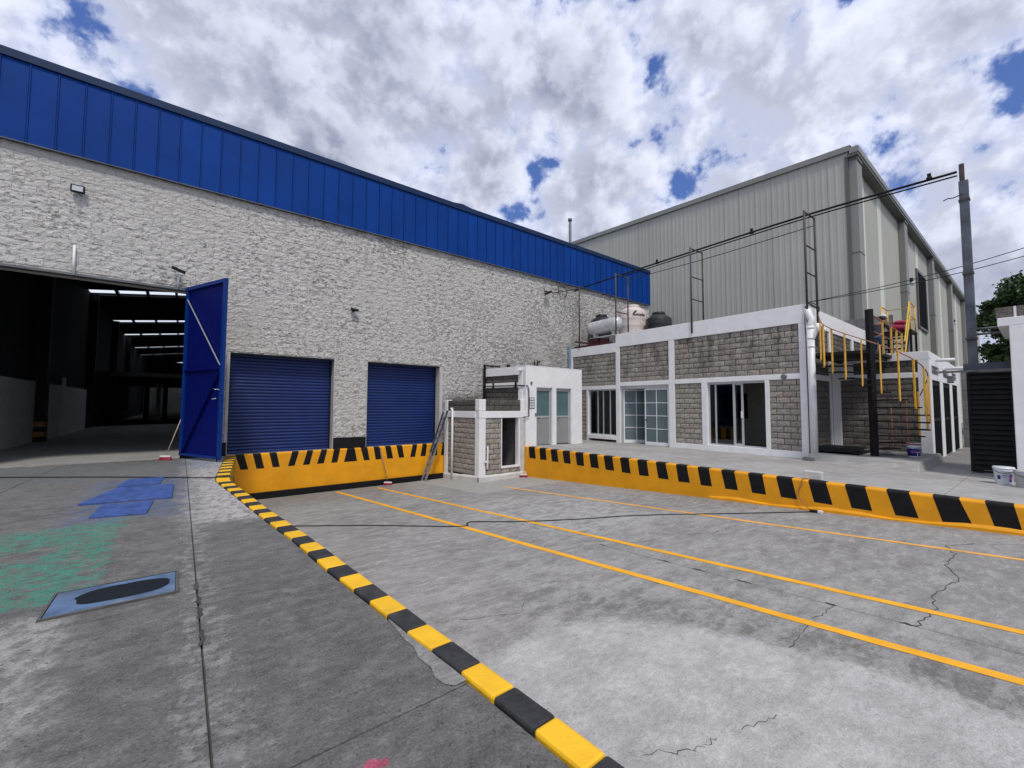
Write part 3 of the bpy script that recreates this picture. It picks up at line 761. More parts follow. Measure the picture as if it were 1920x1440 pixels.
DATA_R = [((95,83),(145,83),(155,178),(103,172)),((185,88),(237,90),(245,190),(192,185)),((278,102),(332,103),(345,207),(290,200)),((378,115),(437,117),(448,222),(392,215)),
 ((485,128),(550,130),(560,240),(500,233)),((600,143),(668,145),(684,260),(617,250)),((722,158),(795,162),(812,280),(740,270)),((858,175),(932,180),(950,303),(877,292)),
 ((1003,190),(1083,195),(1102,326),(1022,317)),((1158,210),(1240,215),(1268,353),(1182,342)),((1327,232),(1418,238),(1445,380),(1350,370)),((1508,253),(1603,262),(1630,410),(1537,400)),
 ((1705,280),(1815,290),(1848,443),(1742,430))]
DATA_R2 = [((8,250),(108,262),(135,397),(38,383)),((203,275),(312,290),(350,430),(238,412)),((425,300),(548,318),(596,468),(467,448)),((678,335),(820,355),(870,510),(727,488)),
 ((965,370),(1122,390),(1192,560),(1030,538)),((1285,408),(1470,435),(1570,618),(1358,588)),((1648,448),(1850,475),(1915,668),(1730,650))]
SR = [[(970+a/4.465, 820+b/4.465) for a, b in s] for s in DATA_R] + [[(1400+a/3.692, 820+b/3.692) for a, b in s] for s in DATA_R2]
STR_R = [[(ray_plane(a, b, 'X', XE).y, ray_plane(a, b, 'X', XE).z) for a, b in s] for s in SR]
st = STR_R[-1]; prv = STR_R[-2]; dy_ = prv[0][0]-st[0][0]
for k in (1, 2, 3): STR_R.append([(a-dy_*k, b) for a, b in st])
for s in STR_R:
    (tl, _), (tr_, _), (br, brz), (bl, blz) = s; e = .0025; rad = .045; zt = -.13
    mb = MB(); zb_l = max(blz, RZ(bl)+.02); zb_r = max(brz, RZ(br)+.02)
    rows = []
    for zz, t in ((None, 0), (zt-rad, None)):
        pass
    rows.append((XE-e, zb_l, zb_r, 0.0)); tot = zt-(zb_l+zb_r)/2
    for q_ in (.25, .5, .75): rows.append((XE-e, zb_l+(zt-rad-zb_l)*q_, zb_r+(zt-rad-zb_r)*q_, q_*(tot-rad)/tot))
    rows.append((XE-e, zt-rad, zt-rad, (tot-rad)/tot))
    for i in range(1, 6):
        a = R(90)*i/5; z = zt-rad+(rad+e)*math.sin(a); rows.append((XE+rad-(rad+e)*math.cos(a), z, z, (tot-rad+rad*math.sin(a))/tot))
    rows.append((XE+.198, zt+e, zt+e, 1.0))
    for (x, zl, zr_, t) in rows: mb.v += [(x, bl+(tl-bl)*t, zl), (x, br+(tr_-br)*t, zr_)]
    for i in range(len(rows)-1): mb.face((2*i, 2*i+1, 2*i+3, 2*i+2))
    part('stripe', mb, black, dwr)

# ================================================================ WAREHOUSE
D = 15.2
wh = thing('warehouse', (10, D, -.07), 'long warehouse of whitewashed rock-faced blocks under a blue metal fascia', 'warehouse')
XL, XR_ = -9.0, 22.93
mb = MB()   # backing masonry with openings
yb0, yb1 = D+.030, D+.60
def wseg(x0, x1, z0, z1): mb.box(x0, x1, yb0, yb1, z0, z1)
wseg(XL, -4.2, -.5, 4.76); wseg(XL, .02, 4.76, 9.7); wseg(.02, 1.10, -1.0, 9.7); wseg(1.10, 4.15, 3.05, 9.7); wseg(4.15, 5.27, -1.0, 9.7)
wseg(5.27, 8.25, 3.05, 9.7); wseg(8.25, XR_, -1.6, 9.7)
wseg(1.10, 4.15, -1.0, -.07); wseg(5.27, 8.25, -1.0, -.07)
wall = part('wall', mb, mainblock, wh)
# blocks
segs = []
zlo, zhi, bh = .33, 7.80, .1965
nrow = round((zhi-zlo)/bh); bh = (zhi-zlo)/nrow
OPEN = [(-4.2, .02, -1, 4.80), (1.04, 4.15, -1, 3.05), (5.27, 8.37, -1, 3.05)]
for rI in range(nrow):
    z0 = zlo+rI*bh; z1 = z0+bh
    iv = [(XL, XR_)]
    for (a, b, c, d_) in OPEN:
        if z0 < d_-.06 and z1 > c:
            niv = []
            for (p_, q_) in iv:
                if b <= p_ or a >= q_: niv.append((p_, q_)); continue
                if a > p_: niv.append((p_, a))
                if b < q_: niv.append((b, q_))
            iv = niv
    for (p_, q_) in iv:
        x = XL - (.2 if rI % 2 else 0)
        while x < q_:
            a = max(x, p_); b = min(x+.4, q_)
            if b-a > .05: segs.append(((a+b)/2, z0+.0025, b-a-.005, bh-.005))
            x += .4
def vis(sg):
    x, z = sg[0], sg[1]
    return x > -3.6 + .0 and not (x > 8.3 and z < 1.5) and not (x > 10.7 and x < 14 and z < 3)
seen = sorted([s for s in segs if vis(s)], key=lambda s: (s[0]**2+D*D+(s[1]-1.45)**2))
near = seen[:300]; ns = set(near); rest = [s for s in segs if s not in ns]
bv = [rock_mesh('block', .392, .1885, .04, 31+i*3, 5, 3, .027, mainblock, ej=.020) for i in range(20)]
rnd = random.Random(12)
for (x, z, w_, h_) in near:
    inst('block', rnd.choice(bv), T(x, D+.03+rnd.uniform(-.004, .004), z, 0, w_/.392, 1, h_/.1885), wall)
mb = MB(); tmpl = [rock_verts(.392, .1885, .04, 31+i*3, 5, 3, .027, ej=.020) for i in range(24)]
for (x, z, w_, h_) in rest:
    v, f = rnd.choice(tmpl); k = len(mb.v); sx, sz = w_/.392, h_/.1885; oy = D+.03+rnd.uniform(-.004, .004)
    mb.v += [(x+a*sx, oy+b, z+c*sz) for a, b, c in v]
    for q_ in f: mb.face(tuple(k+i for i in q_))
part('block', mb, mainblock, wall, kind='stuff')
# smooth plaster margins, black base band, lintels
for (x0, x1, z0, z1) in ((1.04, 1.10, .33, 3.05), (8.25, 8.37, .33, 3.05)):
    part('plaster_margin', MB().box(x0, x1, D+.0, D+.06, z0, z1), plaster, wall)
for (x0, x1) in ((.02, 1.10), (4.15, 5.27)): part('base_band', MB().box(x0, x1, D-.012, D+.06, -.07, .33), black, wall)
for (x0, x1) in ((4.13, 4.15), (8.23, 8.25), (1.10, 1.12), (5.27, 5.29)):
    part('jamb_plaster', MB().box(x0, x1, D+.005, D+.45, -.07, 3.05), plaster, wall)
mb = MB(); mb.box(-4.2, .02, D-.01, D+.22, 4.735, 4.80); part('lintel_channel', mb, graysteel, wall, .004)
for (x0, x1) in ((1.12, 4.13), (5.29, 8.23)): part('shutter_lintel', MB().box(x0, x1, D+.02, D+.10, 3.0, 3.048), darksteel, wall)
# fascia: separate steel pans, seams proud, cap and drip edge
sp = .4868; x = -3.21-sp*12; k = 0
pan = MB(); W_ = sp-.012; pan.box(-W_/2, W_/2, 0, .03, 0, 1.985)
pan.box(-W_/2, -W_/2+.022, -.022, 0, 0, 1.985)
pan_me = mkmesh('fascia_panel', pan, blue)
while x < XR_-.05:
    ww = min(sp, XR_-x)
    inst('fascia_panel', pan_me, T(x+ww/2, D-.09, 7.815, 0, ww/sp, 1, 1) @ Matrix.Rotation(random.uniform(-.004, .004), 4, 'Z'), wh); x += sp
mb = MB(); mb.box(XL, XR_, D-.06, D+.05, 7.80, 9.82); part('fascia_backing', mb, navy, wh)
mb = MB(); mb.box(XL, XR_+.02, D-.125, D+.55, 9.83, 10.005); mb.box(XL, XR_+.02, D-.14, D-.125, 9.80, 10.01); part('parapet_cap', mb, navy, wh, .01)
mb = MB(); mb.box(XL, XR_+.02, D-.125, D-.05, 7.785, 7.80); part('drip_edge', mb, graysteel, wh)
mb = MB(); mb.box(XR_, XR_+.02, D-.10, D+.3, 7.80, 9.80); part('corner_trim', mb, blue, wh)
# shutters: slat by slat
def shutter(x0, x1, lab):
    sh = part('roller_shutter', MB().box(x0, x1, D+.40, D+.44, -.075, 3.1), shut, wh, label=lab)
    pr = [(0, 0), (-.012, .012), (-.020, .040), (-.018, .070), (-.006, .092), (.004, .100), (.004, .104)]
    mb = MB()
    for xx in (x0, x1):
        for (y, z) in pr: mb.v.append((xx, y, z))
    n = len(pr)
    for i in range(n-1): mb.face((i, n+i, n+i+1, i+1), 0, i < 4)
    c = (x0+x1)/2; mb.v = [(a-c, b, z) for a, b, z in mb.v]
    me = mkmesh('slat', mb, shut); k = 0; z = -.068
    while z < 3.02:
        inst('slat', me, T(c, D+.385+random.uniform(-.0015, .0015), z), sh); z += .1045
    for xg in (x0, x1-.05): part('guide_rail', MB().box(xg, xg+.05, D+.34, D+.40, -.07, 3.05), darksteel, sh)
    gd = MB(); gd.box(x0+.05, x1-.05, D+.355, D+.40, -.085, -.02); part('bottom_rail', gd, shut, sh)
shutter(1.12, 4.13, 'wide blue roller shutter beside the open door leaf')
shutter(5.29, 8.23, 'farther blue roller shutter behind the ladder')
# swung-open steel leaf
leaf = thing('door_leaf', (.45, 14.3, 0), 'tall blue steel door leaf swung open at the warehouse entrance', 'door')
A = Vector((.02, 15.16, 0)); B = Vector((.83, 13.30, 0)); du = (B-A).normalized(); dn = Vector((du.y, -du.x, 0))  # dn points to the right/back side
if dn.x > 0: dn = -dn     # towards the viewer's left: the inner face
L_ = (B-A).length; z0, z1 = .03, 4.80
def lp(u, z, o_=0): q_ = A+du*u+dn*o_; return (q_.x, q_.y, z)
mb = MB()
# ribbed sheet
nr = 15; rowv = []
for i in range(nr*4+1):
    t = i/(nr*4); off = (0, .0, -.006, -.006)[i % 4]; rowv.append((L_*t, off))
for (u, o_) in rowv: mb.v += [lp(u, z0, o_-.02), lp(u, z1-.05, o_-.02)]
for i in range(len(rowv)-1): mb.face((2*i, 2*i+2, 2*i+3, 2*i+1))
part('sheet', mb, doorblue, leaf)
mb = MB(); mb.bar(lp(L_-.03, z0), lp(L_-.03, z1), .14, .06, up=(dn.x, dn.y, 0)); part('outer_stile', mb, doorframe, leaf, .004)
mb = MB(); mb.bar(lp(.05, z0), lp(.05, z1), .09, .06, up=(dn.x, dn.y, 0)); part('hinge_stile', mb, doorframe, leaf, .004)
mb = MB(); mb.bar(lp(0, z1-.04), lp(L_, z1-.04), .07, .10); part('top_rail', mb, doorframe, leaf, .004)
mb = MB(); mb.bar(lp(0, z0+.04), lp(L_, z0+.04), .06, .06); part('bottom_rail', mb, doorframe, leaf, .004)
mb = MB(); mb.bar(lp(.1, 2.42, .01), lp(L_-.1, 2.42, .01), .05, .06); part('middle_rail', mb, doorblue, leaf, .004)
mb = MB(); mb.bar(lp(.12, 4.45, .03), lp(L_-.10, 2.50, .03), .02, .022); part('brace', mb, alu, leaf, label='pale diagonal brace in the upper half')
mb = MB(); mb.bar(lp(.12, .10, .02), lp(L_-.10, 2.35, .02), .04, .045); part('brace', mb, doorblue, leaf)
mb = MB(); mb.tube([lp(L_-.18, 1.62, .05), lp(L_-.30, 1.60, .09), lp(L_-.34, 1.60, .03)], .010); mb.tube([lp(L_-.05, 1.85, .05), lp(L_-.22, 1.87, .10), lp(L_-.25, 1.85, .03)], .008); part('bolt_handle', mb, alu, leaf)
mb = MB(); mb.bar(lp(L_-.08, -.02, .02), lp(L_-.08, .12, .02), .03, .03); part('drop_bolt', mb, darksteel, leaf)
# inside the warehouse
mb = MB(); mb.box(-9, 22.8, D+.25, 100, -.4, -.068); part('inner_floor', mb, floorin, wh)
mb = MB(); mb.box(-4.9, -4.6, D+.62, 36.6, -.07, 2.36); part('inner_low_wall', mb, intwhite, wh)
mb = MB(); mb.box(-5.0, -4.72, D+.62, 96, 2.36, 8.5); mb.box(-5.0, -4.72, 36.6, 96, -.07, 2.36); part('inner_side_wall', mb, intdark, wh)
for yy in (25.0, 36.6, 47.6, 58.6):
    col = part('inner_column', MB().box(-4.75, -4.30, yy, yy+.45, .95, 8.4), darksteel, wh)
    for q_ in (range(5) if yy < 30 else ()):
        part('column_band', MB().box(-4.76, -4.29, yy-.01, yy+.46, -.07+.205*q_, -.07+.205*(q_+1)), dimyellow if q_ % 2 else black, col)
part('inner_pipe', MB().box(-4.60, -4.50, 29.6, 29.9, -.07, 2.75), intwhite, wh)
mb = MB(); mb.box(-4.7, 22.8, 40, 40.4, 3.45, 3.75); mb.box(-4.7, 22.8, 40.4, 62, 3.5, 3.6); part('mezzanine', mb, intdark, wh)
mb = MB(); mb.box(-3.4, 12, 64, 64.3, -.07, 3.45); part('inner_far_wall', mb, intwhite, wh)
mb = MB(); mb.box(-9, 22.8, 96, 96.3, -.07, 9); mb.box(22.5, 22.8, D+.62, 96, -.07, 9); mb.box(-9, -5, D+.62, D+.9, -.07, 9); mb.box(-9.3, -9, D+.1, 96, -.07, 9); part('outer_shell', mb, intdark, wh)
for (cx, cy) in ((-2.9, 55), (-1.9, 52), (-1.6, 60)):
    part('inner_column', MB().box(cx, cx+.4, cy, cy+.4, -.07, 3.45), intdark if cx != -1.9 else intwhite, wh)
ROWS = [(36.2, 38.0), (48.2, 50.0), (57.0, 58.8), (69.5, 71.2), (79.0, 80.6)]
XRG = 9.6
def zrf(x): return 8.5+.127*((x+4.9) if x < XRG else (2*XRG-x+4.9))
def sbox(mb, x0, x1, y0, y1, d0, d1):
    for (a, b) in ([(x0, x1)] if x1 <= XRG or x0 >= XRG else [(x0, XRG), (XRG, x1)]):
        mb.prism([(a, y0), (b, y0), (b, y1), (a, y1)], lambda x, y: zrf(x)+d0, lambda x, y: zrf(x)+d1)
    return mb
yprev = D+.6
for (a, b) in ROWS + [(96, 96)]:
    part('roof_sheet', sbox(MB(), -5.0, 22.9, yprev, a, 0, .15), navy if yprev < 16 else intdark, wh); yprev = b
for (a, b) in ROWS:
    xx = -4.95
    while xx < 22.5:
        part('roof_rib', sbox(MB(), xx+1.36, min(xx+1.50, 22.9), a, b, 0, .15), intdark, wh)
        if xx+1.36 < 22: part('skylight_pane', sbox(MB(), xx+.005, xx+1.355, a, b, .15, .16), skylight, wh)
        xx += 1.5
    part('purlin', sbox(MB(), -4.95, 22.9, (a+b)/2-.05, (a+b)/2+.05, -.10, 0), intdark, wh)

# things fixed to the warehouse wall
def floodlight(x, z, lab, w_=.26, h_=.19, d_=D):
    t_ = thing('floodlight', (x, d_, z), lab, 'lamp')
    part('housing', MB().box(x-w_/2, x+w_/2, d_-.15, d_-.07, z-h_/2, z+h_/2), darksteel, t_, .008)
    part('lens', MB().quad((x-w_*.38, d_-.153, z-h_*.34), (x+w_*.38, d_-.153, z-h_*.34), (x+w_*.38, d_-.153, z+h_*.34), (x-w_*.38, d_-.153, z+h_*.34)), lensm, t_)
    part('bracket', MB().box(x-.03, x+.03, d_-.07, d_+.02, z-.05, z+.03), darksteel, t_)
floodlight(-2.27, 6.95, 'square black floodlight high on the wall above the warehouse entrance')
t_ = thing('wall_lamp', (4.72, D, 4.85), 'small dark wall lamp high above the shutters', 'lamp')
part('housing', MB().bar((4.60, D-.12, 4.87), (4.86, D-.16, 4.83), .14, .07), darksteel, t_, .01); part('bracket', MB().box(4.68, 4.76, D-.10, D+.02, 4.80, 4.90), darksteel, t_)
t_ = thing('wall_lamp', (14.05, D, 7.0), 'dark floodlight at the far end of the wall beside the pipe end', 'lamp')
part('housing', MB().bar((13.9, D-.2, 6.98), (14.2, D-.28, 7.12), .20, .10), darksteel, t_, .01); part('bracket', MB().bar((14.02, D+.02, 7.2), (14.04, D-.2, 7.1), .05, .05), darksteel, t_)
t_ = thing('wall_camera', (-.25, D, 5.2), 'small dark camera on a short white arm above the open door leaf', 'camera')
part('housing', MB().bar((-.32, D-.12, 5.32), (-.06, D-.30, 5.18), .10, .09), darksteel, t_, .01); part('arm', MB().tube([(-.18, D-.06, 5.22), (-.19, D-.05, 4.80)], .022), white_clean, t_)
o = part('conduit', MB().tube([(-2.27, D-.03, 4.74), (-2.28, D-.03, 5.50)], .028, 10), white, None); tag(o, 'short white pipe running down the wall to the entrance lintel', 'pipe')
mb = MB(); mb.tube([(11.72, D-.06, 3.16), (11.72, D-.06, 3.34)], .075, 8); o = part('wall_vent', mb, darksteel, None); tag(o, 'dark round wall vent low on the wall left of the white cabin roof', 'vent')
mb = MB(); mb.tube([(13.32, D-.05, 3.62), (13.32, D-.05, 3.42)], .03); mb.tube([(13.52, D-.05, 3.66), (13.52, D-.05, 3.44), (13.44, D-.05, 3.42)], .03); mb.box(13.62, 13.68, D-.06, D, 3.58, 3.64)
o = part('pipe_stub', mb, darksteel, None); tag(o, 'pair of short dark pipe stubs on the wall above the white cabin', 'pipe')
mb = MB(); mb.box(15.62, 15.80, D-.13, D-.01, -.2, 4.55); o = part('downpipe', mb, simple('blue_grey_paint', (.19, .26, .34), .5, var=.1, bump=.1), None, .008); tag(o, 'blue-grey square downpipe where the office meets the block wall', 'downpipe')

# ================================================================ OFFICE BUILDING  (facade plane x = 15.75, u runs towards -y)
XO = 15.75; ZO = -.209
off = thing('office_building', (19, 9.5, ZO), 'low office building of beige split-face blocks framed in white beams', 'building')
def fbox(y0, y1, z0, z1, x0=XO, x1=XO+.25): return MB().box(x0, x1, y0, y1, z0, z1)
RZO = -math.pi/2
def fpanel(y_hi, y_lo, z0, z1, mat=split, parent=off, x=XO, row0=0):
    part('panel_backing', MB().box(x+.055, x+.20, y_lo, y_hi, z0, z1), mortar, parent)
    block_panel(parent, (x+.042, y_hi, 0), RZO, 0, y_hi-y_lo, z0, z1, mat, row0=row0)
fr = []
def beam(y0, y1, z0, z1, nm='beam', pr=0.0): fr.append(part(nm, fbox(y0, y1, z0, z1, XO-pr), white, off, .012))
beam(4.69, 12.23, 4.19, 4.80, 'parapet', .004); beam(12.232, 15.19, 3.97, 4.40, 'parapet')
beam(4.89, 12.02, 2.375, 2.56); beam(12.24, 15.19, 2.26, 2.44)
beam(4.69, 4.89, ZO, 4.19, 'column'); beam(9.30, 9.57, ZO, 2.375, 'column'); beam(9.30, 9.55, 2.56, 4.19, 'column')
beam(12.02, 12.24, ZO, 4.19, 'column'); beam(7.96, 8.18, ZO, 2.375, 'column'); beam(5.80, 5.94, ZO, 2.375, 'column'); beam(14.95, 15.19, ZO, 3.97, 'column')
beam(4.89, 5.80, ZO, .02, 'sill_beam', .01); beam(5.94, 7.96, ZO, .025, 'sill_beam', .01); beam(8.18, 9.30, ZO, .0, 'sill_beam', .01); beam(12.24, 14.0, ZO+.12, .10, 'sill_beam', .01)
beam(13.92, 14.04, ZO, 2.26, 'column')
fpanel(9.30, 4.89, 2.56, 4.19); fpanel(12.02, 9.55, 2.56, 4.19, row0=1); fpanel(14.95, 12.24, 2.44, 3.97)
fpanel(9.30, 8.18, .0, 2.375); fpanel(5.80, 4.89, .02, 2.375, row0=1); fpanel(14.95, 14.04, ZO, 2.26, row0=1)
# side wall facing -y at y = 4.69
part('side_parapet', MB().box(XO+.252, 23.3, 4.70, 4.95, 4.16, 4.79), white, off, .012)
for x0 in (18.20, 21.05): part('side_column', MB().box(x0, x0+.28, 4.695, 4.95, ZO, 4.16), white, off, .01)
part('side_beam', MB().box(XO+.252, 18.2, 4.70, 4.95, 2.375, 2.56), white, off, .01)
for (x0, x1, z0, z1) in ((XO+.252, 18.2, 2.56, 4.16), (18.48, 21.05, 3.2, 4.16), (21.33, 23.3, 3.2, 4.16), (XO+.252, 18.2, .05, 2.375)):
    part('panel_backing', MB().box(x0, x1, 4.765, 4.93, z0, z1), mortar, off)
    block_panel(off, (x0, 4.752, 0), 0, 0, x1-x0, z0, z1, splitgrey)
part('side_foot', MB().box(XO+.252, 18.2, 4.72, 4.95, ZO, .05), mortar, off)
# roof, floor, back and partitions (rooms are hollow)
mb = MB(); mb.box(XO+.252, 23.3, 4.955, 12.2, 4.05, 4.2); mb.box(XO+.252, 23.3, 12.24, 15.15, 3.85, 3.96); part('roof_slab', mb, groundm, off)
mb = MB(); mb.box(XO+.02, 23.2, 4.96, 15.15, -.4, ZO+.012); part('room_floor', mb, platc, off)
mb = MB(); mb.box(19.6, 19.75, 4.96, 15.15, ZO, 4.04); mb.box(XO+.26, 19.6, 9.42, 9.54, ZO, 4.04); mb.box(XO+.26, 19.6, 12.06, 12.2, ZO, 3.84); mb.box(XO+.26, 19.6, 4.955, 5.02, ZO, 4.04); mb.box(XO+.3, 19.6, 4.96, 12.0, 2.6, 2.66)
part('room_walls', mb, roomwall, off)
part('back_window', MB().box(19.57, 19.60, 8.1, 9.15, .95, 2.05), darksteel, off)
mb = MB(); mb.box(23.15, 23.3, 4.955, 15.15, ZO, 4.1); part('rear_wall', mb, greywall, off)
# sliding window-door
wf = part('sliding_door', MB().box(XO+.10, XO+.16, 5.94, 7.96, 2.30, 2.372), alu, off)
mb = MB(); mb.box(XO+.10, XO+.16, 7.90, 7.96, .03, 2.30); mb.box(XO+.10, XO+.16, 5.94, 5.97, .03, 2.30); mb.box(XO+.08, XO+.18, 5.94, 7.96, .026, .075); mb.box(XO+.12, XO+.15, 7.66, 7.72, .075, 2.30); mb.box(XO+.09, XO+.15, 6.98, 7.05, .075, 2.30)
part('frame', mb, alu, wf, .003)
mb = MB(); mb.box(XO+.16, XO+.20, 6.72, 6.79, .075, 2.30); mb.box(XO+.16, XO+.20, 6.79, 7.66, .075, .13); mb.box(XO+.16, XO+.20, 6.79, 7.66, 2.25, 2.30); part('sliding_sash', mb, alu, wf, .003)
part('handle', MB().box(XO+.13, XO+.16, 6.74, 6.80, 1.05, 1.30), white_clean, wf, .006)
part('pane', MB().box(XO+.125, XO+.130, 7.05, 7.90, .075, 2.30), glass, wf)
part('pane', MB().box(XO+.178, XO+.183, 6.79, 7.66, .13, 2.25), glass, wf)
# left window
wf = part('window', MB().box(XO+.10, XO+.16, 12.24, 13.92, 2.20, 2.26), alu, off)
mb = MB()
for y0 in (12.24, 12.62, 13.03, 13.36, 13.86): mb.box(XO+.10, XO+.15, y0, y0+.055, .15, 2.20)
mb.box(XO+.08, XO+.17, 12.24, 13.92, .10, .15); part('frame', mb, alu, wf, .003)
for (a, b) in ((12.30, 12.62), (12.68, 13.03), (13.09, 13.36), (13.42, 13.86)): part('pane', MB().box(XO+.122, XO+.127, a, b, .15, 2.20), glass, wf)
# double door with glazing bars
dd = part('double_door', MB().box(XO+.08, XO+.17, 9.57, 12.02, 2.24, 2.374), alu, off)
part('frame', MB().box(XO+.08, XO+.17, 11.93, 12.02, ZO+.012, 2.24).box(XO+.08, XO+.17, 9.57, 9.63, ZO+.012, 2.24), alu, dd, .003)
def gleaf(M, lab):
    Wd, Hh = 1.14, 2.42; z0 = ZO+.02
    mb = MB(); s_ = .05
    mb.box(0, s_, -.02, .02, 0, Hh); mb.box(Wd-s_, Wd, -.02, .02, 0, Hh); mb.box(s_, Wd-s_, -.02, .02, 0, .14); mb.box(s_, Wd-s_, -.02, .02, Hh-.06, Hh)
    mb.box(Wd/2-.014, Wd/2+.014, -.018, .018, .14, Hh-.06); hz = (Hh-.2)/4
    for i in (1, 2, 3): mb.box(s_, Wd-s_, -.017, .017, .14+hz*i-.014, .14+hz*i+.014)
    me = mkmesh('leaf', mb, white_clean); lo = inst('leaf', me, M, dd)
    if lab: lo['label'] = lab
    for c in (0, 1):
        for i in range(4):
            x0 = s_ if c == 0 else Wd/2+.014; x1 = Wd/2-.014 if c == 0 else Wd-s_
            p_ = MB().box(x0, x1, -.004, .004, .14+hz*i+.014*(i > 0), .14+hz*(i+1)-.014*(i < 3))
            inst('pane', mkmesh('pane', p_, frost), M, lo)
    return lo
gleaf(Matrix.Translation((XO+.12, 9.635, ZO+.02)) @ Matrix.Rotation(R(90), 4, 'Z'), 'closed leaf')
gleaf(Matrix.Translation((XO+.14, 11.92, ZO+.02)) @ Matrix.Rotation(R(-44), 4, 'Z'), 'leaf standing open inwards')
part('door_knob', MB().lathe([(.01, 0), (.03, .02), (.03, .05), (.01, .06)], (XO+.10, 10.70, .88), 10, axis=(-1, 0, 0)), darksteel, dd)
part('round_vent', MB().lathe([(.09, 0), (.09, .02), (.05, .03)], (XO-.001, 5.34, 2.47), 12, axis=(-1, 0, 0)), graysteel, off)
# rust streaks under the frame posts are patches of rusty steel plate
for yy in (8.50, 4.62): part('anchor_plate', MB().box(XO-.014, XO-.004, yy-.025, yy+.025, 4.36 if yy > 5 else 4.1, 4.80), simple('rust_stain%d' % int(yy), (.42, .26, .22), .8, var=.35, scale=12, dirt=.8, dirtcol=(.18, .07, .05), bump=.2), off)

# ================================================================ PUMP HOUSE in the dock corner (slightly skewed left face)
bo = thing('pump_house', (9.6, 13.9, -1.3), 'small block hut with white corner posts standing in the dock corner', 'hut')
cx, cy = 8.56, 12.78; skew = math.atan2(8.395-8.56, 15.08-12.78)
def BP(v, d_=0):          # v metres back from the corner along the left face, d_ outward(-) / inward(+)
    t = Vector((8.395-8.56, 15.08-12.78, 0)).normalized(); nrm = Vector((t.y, -t.x, 0))
    return (cx+t.x*v+nrm.x*d_, cy+t.y*v+nrm.y*d_)
LL = 2.29
def leftbox(v0, v1, z0, z1, d0=0, d1=.25):
    return MB().prism([BP(v0, d0), BP(v1, d0), BP(v1, d1), BP(v0, d1)], z0, z1)
zf0 = RZ(12.8)
part('corner_post', MB().prism([(cx, cy), (cx+.29, cy), (cx+.29, cy+.26), BP(.26, 0)], -1.5, 1.0), white, bo, .015)
part('corner_post', MB().prism([(cx, cy), (cx+.29, cy), (cx+.29, cy+.26), BP(.26, 0)], 1.272, 1.70), white, bo, .015)
part('back_post', leftbox(LL-.22, LL, -1.5, 1.0), white, bo, .015); part('back_post', leftbox(LL-.2, LL, 1.262, 1.69), white, bo, .015)
part('right_post', MB().box(10.50, 10.725, cy, cy+.25, -1.5, 1.0), curbwhite, bo, .015); part('right_post', MB().box(10.52, 10.725, cy, cy+.25, 1.262, 1.71), white, bo, .015)
part('ring_beam', MB().prism([(cx-.012, cy-.012), (10.78, cy-.012), (10.78, cy+.25), (cx+.3, cy+.25), (cx+.0, cy+.25)], 1.002, 1.262), white, bo, .012)
part('ring_beam', leftbox(.24, LL+.03, 1.004, 1.255, -.01, .24), white, bo, .012)
for (v0, v1, z0, z1, m_) in ((.27, LL-.22, -1.12, 1.0, split), (.27, LL-.2, 1.262, 1.66, splitdark)):
    part('panel_backing', leftbox(v0, v1, z0, z1, .055, .22), mortar, bo)
    tdir = Vector(BP(1)) - Vector(BP(0)); rz = math.atan2(-tdir.y, -tdir.x)
    sx, sy = BP(v1, .04); block_panel(bo, (sx, sy, 0), rz, 0, v1-v0, z0, z1, m_)
for (x0, x1, z0, z1, m_) in ((8.85, 9.60, -1.12, 1.0, split), (9.60, 10.50, -1.12, -.90, split), (8.85, 10.52, 1.262, 1.70, splitdark)):
    part('panel_backing', MB().box(x0, x1, cy+.055, cy+.22, z0, z1), mortar, bo)
    block_panel(bo, (x0, cy+.04, 0), 0, 0, x1-x0, z0, z1, m_)
part('doorway_trim', MB().box(9.575, 9.61, cy+.01, cy+.20, -.90, 1.0).box(10.42, 10.50, cy+.02, cy+.22, -.90, 1.0).box(9.61, 10.42, cy-.01, cy+.22, -.90, -.845), white, bo, .004)
def skirt(p0, p1, zf, th=.07, hh=.22):
    p0 = Vector(p0); p1 = Vector(p1); t = (p1-p0).normalized(); nn = Vector((-t.y, t.x))
    mb = MB(); N = 12
    rnd = random.Random(5)
    for k in range(N+1):
        q_ = p0+(p1-p0)*k/N; z = zf(q_.x, q_.y); j = rnd.uniform(-.008, .008)
        a = q_+nn*(th+j); b = q_+nn*(th*.9+j); c = q_+nn*.002
        mb.v += [(a.x, a.y, z-.05), (b.x, b.y, z+hh*.72), (c.x, c.y, z+hh+j)]
    for k in range(N):
        for i in (0, 1): mb.face((k*3+i, k*3+3+i, k*3+4+i, k*3+1+i), 0, False)
    return mb
o_ = skirt(BP(LL+.05), (cx, cy), zr, .07, .23); 
part('skirting', skirt((cx, cy), BP(LL+.05), zr, .07, .23), curbwhite, bo)
part('skirting', skirt((10.73, cy), (cx-.05, cy), zr, .07, .22), curbwhite, bo)
mb = MB(); mb.box(8.9, 10.7, cy+.26, cy+.30, 1.0, 1.01); mb.box(8.6, 10.74, 13.1, 15.05, 1.02, 1.15); part('roof_slab', mb, groundm, bo)
mb = MB(); mb.box(8.95, 10.7, 14.9, 15.0, -1.5, 1.0); mb.box(10.62, 10.72, cy+.26, 15, -1.5, 1.0); part('inner_wall', mb, greywall, bo)
mb = MB(); mb.box(9.8, 10.1, 13.6, 13.9, -1.4, -.2); part('pump_drum', MB().lathe([(.28, 0), (.28, .75), (.22, .85), (.05, .86)], (9.9, 13.7, -1.42), 16), darksteel, bo)
mb = MB(); q0 = BP(1.62, -.05); q1 = BP(1.70, -.05)
